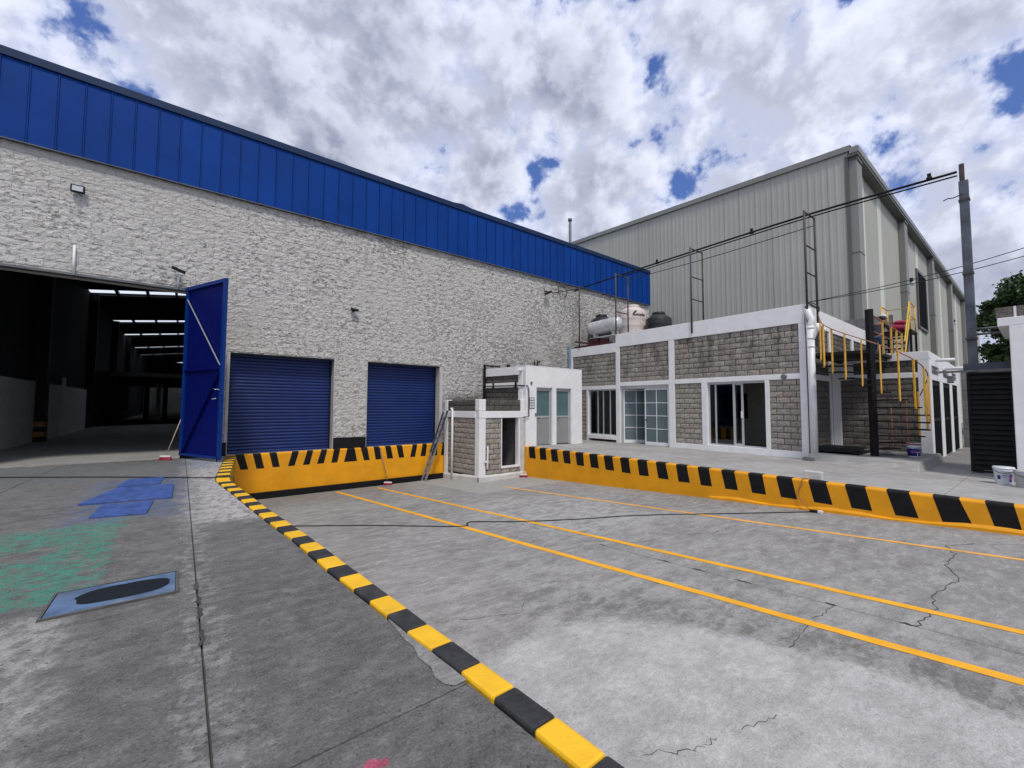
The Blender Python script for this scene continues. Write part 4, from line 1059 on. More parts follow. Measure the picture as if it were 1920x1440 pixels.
mb.tube([(q1[0]+.1, q1[1]+.05, 1.34), (q1[0]-.02, q1[1], 1.335), (q0[0]-.02, q0[1], 1.28), (q0[0]-.02, q0[1], 0), (q0[0]-.03, q0[1]-.02, -1.36)], .045, 12)
o = part('drain_pipe', mb, white_clean, None); tag(o, 'white drain pipe down the left face of the block hut', 'pipe')
mb = MB(); mb.tube([(8.90, cy-.02, -.08), (8.90, cy-.06, -.05), (8.90, cy-.07, -.15), (8.88, cy-.07, -.80), (8.90, cy-.05, -.86)], .028, 10)
mb.box(8.78, 8.93, cy-.09, cy-.012, -.62, -.55)
o = part('vent_pipe', mb, white_clean, None); tag(o, 'short white pipe clamped beside the corner post of the hut', 'pipe')

# ================================================================ WHITE CABIN with two doors
cb = thing('cabin', (12.4, 14, -.15), 'small white rendered cabin with two glazed doors on the platform', 'cabin')
CY = 12.75; x0c, x1c = 10.74, 14.02; zc0, zc1 = -.18, 3.06
mb = MB(); mb.box(x0c, 11.32, CY, CY+.2, zc0, 2.22); mb.box(12.20, 12.44, CY, CY+.2, zc0, 2.22); mb.box(13.34, x1c, CY, CY+.2, zc0, 2.22); mb.box(x0c, x1c, CY, CY+.2, 2.22, zc1)
mb.box(x1c-.2, x1c, CY+.2, 15.15, zc0, zc1)
part('wall', mb, white, cb)
CL = lambda v: (x0c+(10.41-x0c)*v/(15.1-CY), CY+v)
def cside(v0, v1, z0, z1, d0=0, d1=.18):
    a = CL(v0); b = CL(v1); return MB().prism([(a[0]+d0, a[1]), (b[0]+d0, b[1]), (b[0]+d1, b[1]), (a[0]+d1, a[1])], z0, z1)
part('side_post', cside(.202, .40, zc0, zc1), white, cb)
part('side_parapet', cside(.401, 2.33, 2.72, zc1, -.006), white, cb, .01)
part('side_beam', cside(.401, 2.33, 2.22, 2.42, -.006), white, cb, .01)
a = CL(2.33); rz = math.atan2(CL(0)[1]-CL(1)[1], CL(0)[0]-CL(1)[0])
for (z0, z1) in ((2.42, 2.72), (.4, 2.22)):
    part('panel_backing', cside(.401, 2.33, z0, z1, .055, .17), mortar, cb)
    block_panel(cb, (a[0]+.04, a[1], 0), rz, 0, 1.93, z0, z1, splitdark)
part('roof_slab', MB().box(10.9, x1c-.2, CY+.2, 15.15, 2.80, 2.93), groundm, cb)
part('top_coping', MB().box(x0c-.006, x1c+.006, CY-.006, CY+.21, zc1, zc1+.025), white, cb, .008)
def cdoor(xa, xb):
    dr = part('door', MB().box(xa, xa+.05, CY+.10, CY+.16, -.13, 2.16).box(xb-.05, xb, CY+.10, CY+.16, -.13, 2.16).box(xa+.05, xb-.05, CY+.10, CY+.16, 2.09, 2.16).box(xa+.05, xb-.05, CY+.10, CY+.16, .98, 1.05), alu, cb, .003)
    part('pane', MB().box(xa+.05, xb-.05, CY+.125, CY+.135, 1.05, 2.09), frosty, dr)
    part('lower_panel', MB().box(xa+.05, xb-.05, CY+.12, CY+.14, -.12, .98), simple('grey_door_panel_%d' % int(xa*10), (.27, .27, .265), .45, var=.05, bump=.02), dr)
    part('frame', MB().box(xa-.03, xa, CY+.05, CY+.18, -.15, 2.22).box(xb, xb+.03, CY+.05, CY+.18, -.15, 2.22).box(xa-.03, xb+.03, CY+.05, CY+.18, 2.16, 2.22), alu, dr, .003)
    part('handle', MB().tube([(xa+.12, CY+.08, .95), (xa+.12, CY+.05, .95), (xa+.20, CY+.05, .95)], .012), darksteel, dr)
cdoor(11.35, 12.17); cdoor(12.47, 13.31)
part('inner_wall', MB().box(10.95, 13.8, CY+.9, CY+1.0, -.1, 2.8), intdark, cb)
# pierced vent block in the cabin wall
gr = part('vent_grille', MB().box(10.93, 11.21, CY-.012, CY-.001, 1.35, 1.80), graysteel, cb)
for i in range(3):
    for j in range(4):
        part('grille_cell', MB().box(10.955+i*.082, 11.015+i*.082, CY-.018, CY-.013, 1.385+j*.105, 1.46+j*.105), paper if (i+j) % 2 else white, gr)
for (lx, lz) in ((11.03, 2.38), (11.27, 1.12)): part('switch_box', MB().box(lx-.04, lx+.04, CY-.04, CY, lz-.055, lz+.055), graysteel, cb, .004)
o = part('spout', MB().tube([(10.72, CY+.25, 2.88), (10.45, CY+.15, 2.90)], .06, 12), white_clean, None); tag(o, 'short white roof spout poking out of the cabin parapet', 'pipe')
mb = MB(); c1 = CL(2.3); mb.tube([(c1[0]-.05, c1[1], 2.30), (CL(.3)[0]-.05, CL(.3)[1], 2.28), (x0c+.06, CY-.06, 2.26), (x0c+.12, CY-.06, 2.10), (x0c+.12, CY-.06, 1.05), (x0c-.15, CY-.06, 1.02)], .022, 8)
for v in (.5, 1.8): c2 = CL(v); mb.box(c2[0]-.075, c2[0]-.02, c2[1]-.02, c2[1]+.02, 2.16, 2.44)
o = part('conduit', mb, darksteel, None); tag(o, 'dark conduit bent round the left face of the white cabin', 'pipe')
o = part('leaning_sheet', MB().box(10.32, 10.38, 15.02, 15.12, 1.3, 3.24).box(10.38, 11.2, 15.05, 15.12, 3.18, 3.24), darksteel, None); tag(o, 'dark narrow metal frame standing behind the cabin against the block wall', 'frame')

# ================================================================ WASHROOM BLOCK (right of the office)
XA = 18.31; YA0 = 2.18
wc = thing('washroom_block', (22, 3.4, -.2), 'low white and grey washroom block with three dark doors behind the spiral stair', 'building')
part('corner_column', MB().box(XA, XA+.27, YA0, YA0+.27, -.25, 3.02), white, wc, .01)
part('front_parapet', MB().box(XA-.003, XA+.22, YA0, 4.68, 2.97, 3.235), white, wc, .01)
part('front_beam', MB().box(XA, XA+.22, YA0+.27, 4.45, 2.405, 2.58), white, wc, .01)
part('left_column', MB().box(XA-.01, XA+.22, 4.45, 4.68, .03, 2.97), white, wc, .01)
part('white_infill', MB().box(XA+.02, XA+.22, 4.08, 4.45, 2.58, 2.97), white, wc)
for (yh, yl, z0, z1) in ((4.45, 2.45, .0, 2.405), (4.08, 2.45, 2.58, 2.97)):
    part('panel_backing', MB().box(XA+.055, XA+.2, yl, yh, z0, z1), mortar, wc)
    block_panel(wc, (XA+.042, yh, 0), RZO, 0, yh-yl, z0, z1, splitgrey if z0 < 1 else splitdark, bw=.62 if z0 < 1 else .4, bh=.2)
XE2 = 25.6
for (a, b) in [(18.583, 18.72), (20.35, 21.0), (22.72, 23.35), (24.9, XE2)]: part('side_pier', MB().box(a, b, YA0, YA0+.2, -.25, 2.34), white, wc, .008)
part('side_beam', MB().box(18.583, XE2, YA0-.002, YA0+.2, 2.34, 2.52), white, wc, .008)
for (a, b) in ((18.583, 18.70), (20.2, 21.1), (22.5, 23.4), (24.7, XE2)): part('upper_pier', MB().box(a, b, YA0, YA0+.2, 2.52, 2.80), white, wc)
mb = MB(); mb.prism([(18.583, YA0-.003), (XE2, YA0-.003), (XE2, YA0+.2), (18.583, YA0+.2)], 2.80, lambda x, y: 3.235-.02*(x-18.5)); part('side_parapet', mb, white, wc, .01)
for (a, b, ua, ub) in ((18.72, 20.35, 18.70, 20.2), (21.0, 22.72, 21.1, 22.5), (23.35, 24.9, 23.4, 24.7)):
    dr = part('door', MB().box(a+.01, b-.01, YA0+.018, YA0+.06, -.17, 2.33), matblack, wc, .004)
    part('door_rail', MB().box(a+.06, b-.06, YA0+.008, YA0+.018, 1.02, 1.12).box(a+.06, b-.06, YA0+.008, YA0+.018, 2.18, 2.28), darksteel, dr)
    part('door_glass', MB().box(a+.18, b-.18, YA0+.012, YA0+.017, 1.16, 2.14), matblack, dr)
    tw = part('transom_window', MB().box(ua, ub, YA0+.03, YA0+.08, 2.52, 2.80), greywall, wc)
    part('transom_bars', MB().box((ua+ub)/2-.02, (ua+ub)/2+.02, YA0+.012, YA0+.03, 2.52, 2.80).box(ua, ub, YA0+.012, YA0+.03, 2.63, 2.66), graysteel, tw)
mb = MB(); mb.box(XA+.22, XE2, YA0+.2, 4.69, 3.0, 3.12); part('roof_slab', mb, groundm, wc)
mb = MB(); mb.box(XE2-.2, XE2, YA0+.2, 4.69, -.25, 3.0); mb.box(18.6, 25.4, 4.5, 4.68, -.25, 3.0); part('rear_wall', mb, greywall, wc)
o = part('wall_lantern', MB().box(22.05, 22.25, YA0-.16, YA0, 2.36, 2.62), graysteel, None, .02); tag(o, 'small grey lantern between the washroom doors', 'lamp')
for (x, z, L_, lab) in ((19.6, 3.02, .45, 'stubby white rain spout at the near end of the washroom parapet'), (21.6, 2.86, .9, 'long white rain spout sticking out over the washroom doors')):
    o = part('rain_spout', MB().tube([(x, YA0+.02, z), (x, YA0-L_, z-.01)], .055, 12), white_clean, None); tag(o, lab, 'pipe')
# raised slab the stair stands on
mb = MB(); tz, bz = .035, -.21
bot = [(15.36, 4.62), (14.50, 1.98), (18.7, 1.98), (18.7, 4.68)]; top = [(15.50, 4.62), (14.95, 2.06), (18.62, 2.06), (18.62, 4.68)]
mb.v = [(x, y, bz) for x, y in bot]+[(x, y, tz) for x, y in top]
for i in range(4): j = (i+1) % 4; mb.face((i, j, 4+j, 4+i))
mb.face((4, 5, 6, 7))
struct('stair_plinth', mb, platc, .03)
o = part('drain_sump', MB().box(15.22, 15.44, 4.45, 4.72, -.21, -.09), graysteel, None, .01); tag(o, 'small grey drain box at the foot of the white downpipe', 'drain')

# ================================================================ SPIRAL STAIR
SX, SY = 15.98, 3.13
ss = thing('spiral_stair', (SX, SY, .03), 'black steel spiral stair with ochre balusters round a square post', 'stair')
part('post', MB().bar((SX, SY, .03), (SX, SY, 4.37), .145, .145, up=(math.cos(YA_), math.sin(YA_), 0)), darksteel, ss, .006)
Fh = Vector((SX, SY, 0)).normalized(); rh = Vector((Fh.y, -Fh.x, 0))
def sdir(phi): return rh*math.sin(R(phi)) - Fh*math.cos(R(phi))
RS = 1.20; rise = .206; tops = []
for k in range(1, 15):
    phi = 159-18.7*(k-1); z = .03+rise*k; a = sdir(phi+10); b = sdir(phi-10); c = Vector((SX, SY, 0))
    mb = MB(); mb.prism([tuple((c+a*.10)[:2]), tuple((c+a*RS)[:2]), tuple((c+b*RS)[:2]), tuple((c+b*.10)[:2])], z-.035, z)
    part('tread', mb, darksteel, ss)
    e = c+sdir(phi)*(RS-.02)
    part('baluster', MB().bar((e.x, e.y, z-.05), (e.x, e.y, z+1.27), .028, .042, up=tuple(sdir(phi))), orange if k > 2 else rustrail, ss)
    tops.append((e.x, e.y, z+1.27))
def smoothpts(ps, n=5):
    out = []; P = [Vector(p) for p in ps]
    for i in range(len(P)-1):
        p0 = P[max(i-1, 0)]; p1 = P[i]; p2 = P[i+1]; p3 = P[min(i+2, len(P)-1)]
        for j in range(n):
            t = j/n; out.append(.5*((2*p1)+(-p0+p2)*t+(2*p0-5*p1+4*p2-p3)*t*t+(-p0+3*p1-3*p2+p3)*t*t*t))
    out.append(P[-1]); return out
c = Vector((SX, SY, 0))
part('handrail', MB().tube(smoothpts([tuple(Vector(tops[3])+(Vector(tops[2])-Vector(tops[3]))*.6+Vector((-.05, .02, -.2)))]+tops[3:]+[(15.62, 4.30, 4.36)]), .014, 8), rustrail, ss)
mb = MB(); a = c+sdir(-88)*(RS-.02)
mb.prism([(SX-.05, SY-.05), tuple(a[:2]), (15.60, 4.30), (15.98, 4.62), (XA-.02, 4.62), (XA-.02, 3.05)], 3.06, 3.16); part('landing', mb, darksteel, ss)
mb = MB(); mb.bar((SX, SY, 3.03), (XA, 3.2, 3.03), .06, .08); mb.bar((15.7, 4.3, 3.02), (XA, 4.4, 3.02), .06, .08); part('landing_beam', mb, darksteel, ss)
part('bottom_step', MB().box(15.75, 16.9, 3.55, 4.55, .04, .22).box(15.75, 17.2, 3.45, 4.55, .04, .10), darksteel, ss, .01)
# guard rail on the landing edge
gpts = [(SX+.12, SY, 4.22), (XA+.1, 2.62, 3.55+.35)]
mb = MB(); mb.tube([(SX+.10, SY-.02, 4.24), (18.45, 2.80, 3.86)], .02); mb.tube([(SX+.10, SY-.02, 3.74), (18.45, 2.80, 3.50)], .016); part('guard_rail', mb, rustrail, ss)
for t in (.35, .62, .80, .98):
    x = SX+.10+(18.45-SX-.10)*t; y = SY-.02+(2.80-SY+.02)*t; z1 = 4.24+(3.86-4.24)*t
    part('baluster', MB().bar((x, y, 3.10), (x, y, z1), .04, .05), orange, ss)

# ================================================================ STEEL ROOF STEPS + WORKER
rs = thing('roof_steps', (20.8, 3.2, 3.12), 'yellow railed steel steps up to a small black deck on the washroom roof', 'steps')
part('deck', MB().box(20.6, 21.7, 2.86, 3.72, 4.20, 4.28), darksteel, rs)
for i in range(4): part('tread', MB().box(19.6+.25*i, 19.85+.25*i, 2.95, 3.62, 3.30+.22*i, 3.335+.22*i), darksteel, rs)
for yy in (2.93, 3.64): part('stringer', MB().bar((19.55, yy, 3.14), (20.65, yy, 4.18), .05, .14), darksteel, rs)
for (x, y) in ((20.65, 2.9), (21.65, 2.9), (20.65, 3.68), (21.65, 3.68)): part('leg', MB().box(x-.03, x+.03, y-.03, y+.03, 3.12, 4.2), darksteel, rs)
mb = MB(); mb.bar((19.55, 2.90, 3.75), (20.65, 2.90, 5.30), .03, .035); part('handrail', mb, yellowrail, rs)
mb = MB(); mb.bar((19.55, 2.90, 3.35), (20.65, 2.90, 4.80), .028, .035); part('handrail', mb, yellowrail, rs)
mb = MB(); mb.tube([(20.65, 2.9, 5.30), (21.65, 2.9, 5.25), (21.65, 3.68, 5.25), (20.65, 3.68, 5.25)], .022); mb.tube([(20.65, 2.9, 4.80), (21.65, 2.9, 4.78), (21.65, 3.68, 4.78), (20.65, 3.68, 4.78)], .018)
for (x, y) in ((21.65, 2.9), (21.65, 3.68), (20.65, 3.68), (20.65, 2.9)): mb.tube([(x, y, 4.25), (x, y, 5.27)], .022)
part('guard_rail', mb, orange, rs)
def sack(p, s, lab):
    mb = MB(); rnd = random.Random(int(p[1]*50)); n = 12
    for j in range(7):
        t = j/6; rad = math.sin(math.pi*(.10+.80*t))**.5
        for i in range(n):
            a = 2*math.pi*i/n; q_ = 1+.10*noise.noise(Vector((math.cos(a)*2, math.sin(a)*2, t*3+p[1])))
            mb.v.append((p[0]+s[0]*rad*math.cos(a)*q_, p[1]+s[1]*rad*math.sin(a)*q_, p[2]+s[2]*t))
    for j in range(6):
        for i in range(n): mb.face((j*n+i, j*n+(i+1) % n, (j+1)*n+(i+1) % n, (j+1)*n+i), 0, True)
    mb.face(tuple(range(n))[::-1]); mb.face(tuple(6*n+i for i in range(n)))
    o = part('sack', mb, sackred, None); return tag(o, lab, 'sack')
sack((20.9, 3.32, 4.28), (.20, .26, .26), 'dark red sack lying on the small roof deck beside the worker')
sack((20.95, 3.22, 4.53), (.16, .20, .16), 'upper red sack on top of the other on the roof deck')

def skinmesh(name, verts, edges, radii, mat, parent, root=0, sub=1, label=None):
    me = bpy.data.meshes.new(name); me.from_pydata(verts, edges, []); me.update()
    o = bpy.data.objects.new(name, me); attach(o, Matrix.Identity(4), parent)
    md = o.modifiers.new('skin', 'SKIN')
    if not me.skin_vertices: me.skin_vertices.new()
    for i, rd in enumerate(radii):
        sv = me.skin_vertices[0].data[i]; sv.radius = (rd, rd) if not isinstance(rd, tuple) else rd; sv.use_root = (i == root)
    sb = o.modifiers.new('sub', 'SUBSURF'); sb.levels = sub; sb.render_levels = sub
    for p_ in me.polygons: p_.use_smooth = True
    md.use_smooth_shade = True
    me.materials.append(mat)
    return o
PX, PY, PZ = 19.75, 3.66, 3.12
pe = thing('person', (PX, PY, PZ), 'worker in dark jacket and pale cap leaning over a red sack on the roof', 'person')
def bp(f_, s_, z_): return (PX+f_*.94+s_*.34, PY-f_*.34+s_*.94, PZ+z_)     # f = facing direction (+x, a little -y), s = left side
V = [bp(0, 0, .88), bp(.06, 0, 1.05), bp(.15, 0, 1.25), bp(.22, 0, 1.38), bp(.27, 0, 1.46), bp(.31, 0, 1.56), bp(.33, 0, 1.64),
     bp(.20, .17, 1.34), bp(.26, .24, 1.10), bp(.46, .20, .98+.1), bp(.53, .19, 1.08),
     bp(.20, -.17, 1.34), bp(.30, -.22, 1.12), bp(.50, -.14, 1.14), bp(.57, -.12, 1.14),
     bp(0, .10, .84), bp(.03, .11, .46), bp(-.02, .12, .08), bp(.14, .13, .03),
     bp(0, -.10, .84), bp(.06, -.11, .46), bp(.02, -.12, .08), bp(.18, -.13, .03)]
Ed = [(0, 1), (1, 2), (2, 3), (3, 4), (4, 5), (5, 6), (3, 7), (7, 8), (8, 9), (9, 10), (3, 11), (11, 12), (12, 13), (13, 14), (0, 15), (15, 16), (16, 17), (17, 18), (0, 19), (19, 20), (20, 21), (21, 22)]
Rd = [.115, .11, .125, .10, .052, .085, .075, .055, .042, .032, .036, .055, .042, .032, .036, .085, .058, .042, .04, .085, .058, .042, .04]
nb = len(V)
for (hand, fdir) in ((10, 1), (14, -1)):
    h0 = Vector(V[hand])
    for i, (ff, s2, z2) in enumerate(((.09, -.030, -.02), (.10, -.010, -.03), (.095, .010, -.03), (.08, .028, -.025), (.04, -.05*fdir, .01))):
        k = len(V); V.append(tuple(Vector(bp(ff*.5, s2, z2*.5))-Vector((PX, PY, PZ))+h0)); V.append(tuple(Vector(bp(ff, s2*1.2, z2*1.8))-Vector((PX, PY, PZ))+h0))
        Ed += [(hand, k), (k, k+1)]; Rd += [.011, .009]
body = skinmesh('body', V, Ed, Rd, skin, pe, 0, 1)
J = [0, 1, 2, 3, 7, 8, 11, 12]
skinmesh('jacket', [bp(0, 0, .86), V[1], V[2], V[3], V[7], V[8], V[11], V[12]], [(0, 1), (1, 2), (2, 3), (3, 4), (4, 5), (3, 6), (6, 7)], [.135, .135, .145, .11, .075, .060, .075, .060], jacket, pe)
skinmesh('sleeve', [V[8], tuple(Vector(V[8]).lerp(Vector(V[9]), .9))], [(0, 1)], [.060, .045], sleeve, pe); skinmesh('sleeve', [V[12], tuple(Vector(V[12]).lerp(Vector(V[13]), .9))], [(0, 1)], [.060, .045], sleeve, pe)
skinmesh('trousers', [bp(0, 0, .92), V[15], V[16], V[17], V[19], V[20], V[21]], [(0, 1), (1, 2), (2, 3), (0, 4), (4, 5), (5, 6)], [.125, .10, .075, .06, .10, .075, .06], jeans, pe)
for s_ in (1, -1): part('shoe', MB().bar(bp(-.06+(s_ < 0)*.04, .12*s_, .045), bp(.19+(s_ < 0)*.04, .12*s_, .035), .10, .08), darksteel, pe, .02)
hc = Vector(bp(.335, 0, 1.63)); fax = Vector((.94, -.34, 0)); tilt = (Vector((0, 0, 1))+fax*.45).normalized()
cp = MB(); cp.lathe([(.108, 0), (.108, .03), (.095, .075), (.06, .105), (.015, .115)], hc-tilt*.0, 16, axis=tuple(tilt)); b0 = hc+fax*.07; cp.bar(tuple(b0), tuple(b0+fax*.12-Vector((0, 0, .05))), .15, .012); part('cap', cp, capmat, pe, label='pale baseball cap')
hr = MB(); hr.lathe([(.06, -.12), (.098, -.06), (.104, 0)], hc-fax*.03, 12, axis=tuple(tilt)); part('hair', hr, ink, pe)
fc = MB(); fc.bar(tuple(hc+fax*.085-Vector((0, 0, .03))), tuple(hc+fax*.115-Vector((0, 0, .06))), .022, .03); part('nose', fc, skin, pe)
fc = MB()
for s_ in (-1, 1):
    sd_ = Vector((.34, .94, 0))*s_; q_ = hc+fax*.075+sd_*.034-Vector((0, 0, .022)); fc.lathe([(.002, -.008), (.010, 0), (.002, .008)], q_, 8, axis=tuple(fax))
part('eyes', fc, ink, pe)
fc = MB(); q_ = hc+fax*.083-Vector((0, 0, .095)); fc.bar(tuple(q_-Vector((.34, .94, 0))*.024), tuple(q_+Vector((.34, .94, 0))*.024), .012, .010); part('mouth', fc, labelpink, pe)
fc = MB()
for s_ in (-1, 1):
    q_ = hc+Vector((.34, .94, 0))*s_*.088-Vector((0, 0, .04)); fc.lathe([(.012, -.006), (.024, 0), (.012, .006)], q_, 8, axis=(.34, .94, 0))
part('ears', fc, skin, pe)

# ================================================================ GATE, GATEHOUSE, POLE
gt = thing('louvred_gate', (16.12, .85, -.2), 'tall black louvred metal gate leaf beside the paint buckets', 'gate')
gy0, gy1, gz0, gz1 = .47, 1.24, -.19, 2.37
mb = MB(); mb.box(16.10, 16.16, gy1-.06, gy1, gz0, gz1); mb.box(16.10, 16.16, gy0, gy0+.04, gz0, gz1); mb.box(16.10, 16.16, gy0+.04, gy1-.06, gz0, gz0+.05); mb.box(16.10, 16.16, gy0+.04, gy1-.06, gz1-.05, gz1); part('frame', mb, darksteel, gt, .004)
sl_ = MB(); L2 = gy1-gy0-.10
sl_.v = [(0, -L2/2, 0), (0, L2/2, 0), (-.028, L2/2, .012), (-.028, -L2/2, .012), (.03, -L2/2, .140), (.03, L2/2, .140)]
sl_.face((0, 1, 2, 3)); sl_.face((3, 2, 5, 4)); sme = mkmesh('slat', sl_, darksteel)
for i in range(19): inst('slat', sme, T(16.13, (gy0+gy1)/2-.01, gz0+.06+i*.1285), gt)
o = part('gate_beam', MB().box(16.10, 16.22, .35, 1.75, 2.385, 2.44), greywall, None); tag(o, 'thin pale lintel over the black louvred gate', 'beam')
o = part('blue_beam', MB().box(16.25, 16.45, .40, 1.30, 2.445, 2.62), patina, None); tag(o, 'faded blue steel beam lying above the louvred gate', 'beam')
gh = thing('gatehouse', (16, -.5, -.18), 'white gatehouse with a thick flat canopy at the right edge', 'building')
part('column', MB().box(14.60, 14.85, .21, .43, -.185, 3.31), white, gh, .012)
part('canopy', MB().box(14.60, 17.4, -2.4, .60, 3.31, 3.50), white, gh, .012)
part('coping', MB().box(14.66, 17.3, -2.4, .62, 3.502, 3.745), splitgrey, gh, .01)
for yy in (.33, -.2): part('coping_joint', MB().box(14.652, 14.664, yy-.02, yy+.02, 3.505, 3.745), white, gh)
mb = MB(); mb.box(14.95, 17.3, -2.4, .16, -.185, 3.305); part('wall', mb, white, gh)
part('service_pipe', MB().tube([(14.90, .19, -.18), (14.90, .19, 3.3)], .025), darksteel, gh)
po = thing('steel_pole', (16.34, 1.10, -.2), 'tall weathered blue steel pole with rusty patches at the pipe end', 'pole')
part('shaft', MB().box(16.26, 16.42, 1.03, 1.21, -.2, 7.55), patina, po, .01); part('pole_top', MB().box(16.27, 16.38, 1.09, 1.19, 7.55, 8.03), rust, po, .02)
for zz in (7.0, 5.0, 3.25): part('collar', MB().box(16.245, 16.435, 1.015, 1.225, zz, zz+.05), rust, po)
part('hook', MB().tube([(16.2, 1.14, 7.16), (16.15, 1.30, 7.10), (16.15, 1.42, 7.12), (16.15, 1.50, 7.09)], .014), darksteel, po)
for zz in (3.58, 3.44): part('arm', MB().tube([(16.5, 1.05, zz-.04), (16.9, .1, zz)], .03), graysteel, po)

# overhead pipe on trestles
pr_ = thing('overhead_pipe', (16.2, 8, 7.7), 'long dark pipe carried above the office roof towards the tall pole', 'pipe')
pp = [(16.2, 15.25, 7.55), (16.2, 14.6, 7.62), (16.2, 12.15, 7.70), (16.2, 8.5, 7.80), (16.2, 4.65, 7.87), (16.2, 1.22, 7.80)]
part('main_pipe', MB().tube(smoothpts(pp), .034, 10), darksteel, pr_)
part('second_pipe', MB().tube(smoothpts([(p_[0]+.05, p_[1], p_[2]-.085) for p_ in pp[2:]]), .022, 8), darksteel, pr_)
for (yy, zz) in ((6.4, 7.84), (10.3, 7.76), (1.75, 7.84)): part('coupling', MB().tube([(16.2, yy-.06, zz), (16.2, yy+.06, zz)], .055, 10).bar((16.2, yy, zz), (16.2, yy, zz+.15), .08, .05), darksteel, pr_)
o = part('thin_cable', MB().tube(smoothpts([(16.55, 12.1, 7.5), (16.58, 8.4, 7.48), (16.58, 4.6, 7.58)]), .014, 6), cable, None); tag(o, 'thin black cable strung under the overhead pipe between the trestles', 'cable')
def trestle(y, zt, lab, rungs, zb=4.19, both=True):
    t_ = thing('trestle', (16.2, y, zb), lab, 'frame', 'rusty pipe trestles on the office roof')
    part('post', MB().tube([(15.72, y, {14: 4.40, 12: 4.80, 8: 4.36, 4: 4.2}[int(y)]), (15.72, y, zt)], .034, 8), rust, t_)
    if both: part('post', MB().tube([(16.6, y-.03, zb), (16.6, y-.03, zt)], .034, 8), rust, t_)
    for z in rungs: part('rung', MB().tube([(15.72, y, z), (16.6, y-.03, z-.0)], .024, 8), rust, t_)
trestle(12.17, 7.66, 'rusty ladder-shaped pipe trestle behind the gas tank', (7.62, 6.55, 5.85), 3.97)
trestle(8.50, 7.80, 'rusty ladder-shaped pipe trestle standing mid-way along the office roof', (7.76, 6.62, 5.72))
trestle(4.61, 7.86, 'rusty ladder-shaped pipe trestle at the office corner', (7.82, 6.72, 5.82))
trestle(14.45, 7.55, 'single thin pipe prop nearest the block wall', (7.53,), 3.97, False)
mb = MB(); mb.tube([(14.5, D-.05, 7.15), (15.2, D-.4, 7.32), (16.1, D-.6, 7.56)], .02); mb.tube(smoothpts([(14.9, D-.1, 7.2), (14.85, D-.15, 7.5), (15.2, D-.2, 7.58), (15.45, D-.15, 7.3), (15.3, D-.1, 6.95)]), .018)
o = part('cable_coil', mb, cable, None); tag(o, 'loop of black cable on the block wall below the blue fascia', 'cable')

# rooftop tanks
tk = thing('gas_tank', (17, 14.3, 5.4), 'horizontal silver gas tank on the low office roof', 'tank')
P0 = Vector((16.42, 14.22, 5.41)); ax = Vector((.04, -1, .035)).normalized(); LT = 1.62
part('shell', MB().lathe([(.05, -.16), (.20, -.13), (.30, -.06), (.34, .04), (.345, .1), (.345, LT-.1), (.34, LT-.04), (.30, LT+.06), (.20, LT+.13), (.05, LT+.16)], P0, 24, axis=tuple(ax)), galv, tk)
for t in (.25, 1.35): q_ = P0+ax*t; part('saddle', MB().bar((q_.x, q_.y, 4.93), (q_.x, q_.y, 5.12), .10, .26), galv, tk)
part('rail', MB().box(P0.x-.16, P0.x-.08, 12.5, 14.25, 4.88, 4.93).box(P0.x+.10, P0.x+.18, 12.5, 14.25, 4.88, 4.93), galv, tk)
part('stand', MB().box(16.2, 16.8, 12.35, 12.95, 3.96, 4.88), greywall, tk); part('stand', MB().box(16.2, 16.9, 13.7, 14.2, 3.96, 4.88), maroon, tk)
o = part('roof_sheets', MB().box(16.25, 16.8, 13.05, 13.6, 3.96, 4.80).bar((16.0, 15.0, 4.80), (16.15, 13.4, 4.45), .05, .08).box(16.05, 16.10, 12.7, 15.1, 3.96, 4.55), maroon, None); tag(o, 'dark red steel scraps lying under the gas tank', 'scrap')
def vtank(name, c, r_, h_, m_, lab, dome=.25):
    t_ = thing(name, c, lab, 'water tank', 'plastic water tanks on the office roof')
    pr2 = [(r_*.97, 0), (r_, .05)]; nb_ = 6
    for i in range(nb_): z = .05+(h_-.1)*i/nb_; pr2 += [(r_, z+.02), (r_*1.012, z+.05), (r_, z+.08)]
    pr2 += [(r_, h_), (r_*.98, h_+.03), (r_*.58, h_+dome-.03), (r_*.50, h_+dome)]
    part('shell', MB().lathe(pr2, c, 32), m_, t_)
    part('lid', MB().lathe([(r_*.50, 0), (r_*.52, .03), (r_*.52, .09), (r_*.47, .13), (r_*.1, .14)], (c[0], c[1], c[2]+h_+dome-.01), 28), m_, t_)
    return t_
bt = vtank('water_tank', (18.35, 13.15, 4.0), .69, 2.34, tankbeige, 'tall beige plastic water tank with black lettering and a logo')
vtank('water_tank', (18.6, 11.78, 4.0), .62, 1.78, tankblack, 'black plastic water tank right of the tall beige one')
vtank('water_tank', (17.5, 14.50, 4.0), .57, 1.96, tankblack, 'black plastic water tank behind the silver gas tank', )
# lettering wrapped round the beige tank
def wrap_text(txt, size, c, r_, ang, z, mat, parent, shear=0):
    cu = bpy.data.curves.new('lettering', 'FONT'); cu.body = txt; cu.size = size; cu.align_x = 'CENTER'; cu.shear = shear; cu.offset = .006
    to = bpy.data.objects.new('lettering_tmp', cu); COL.objects.link(to)
    dg = bpy.context.evaluated_depsgraph_get(); me0 = to.evaluated_get(dg).to_mesh()
    vs = [(v.co.x, v.co.y) for v in me0.vertices]; fs = [tuple(p_.vertices) for p_ in me0.polygons]
    to.evaluated_get(dg).to_mesh_clear(); bpy.data.objects.remove(to)
    mb = MB()
    for (x, y) in vs:
        a = ang + x/r_; mb.v.append((c[0]+(r_+.014)*math.cos(a), c[1]+(r_+.014)*math.sin(a), z+y))
    for f_ in fs: mb.face(f_)
    return part('lettering', mb, mat, parent)
TX, TY, TR = 18.35, 13.15, .69
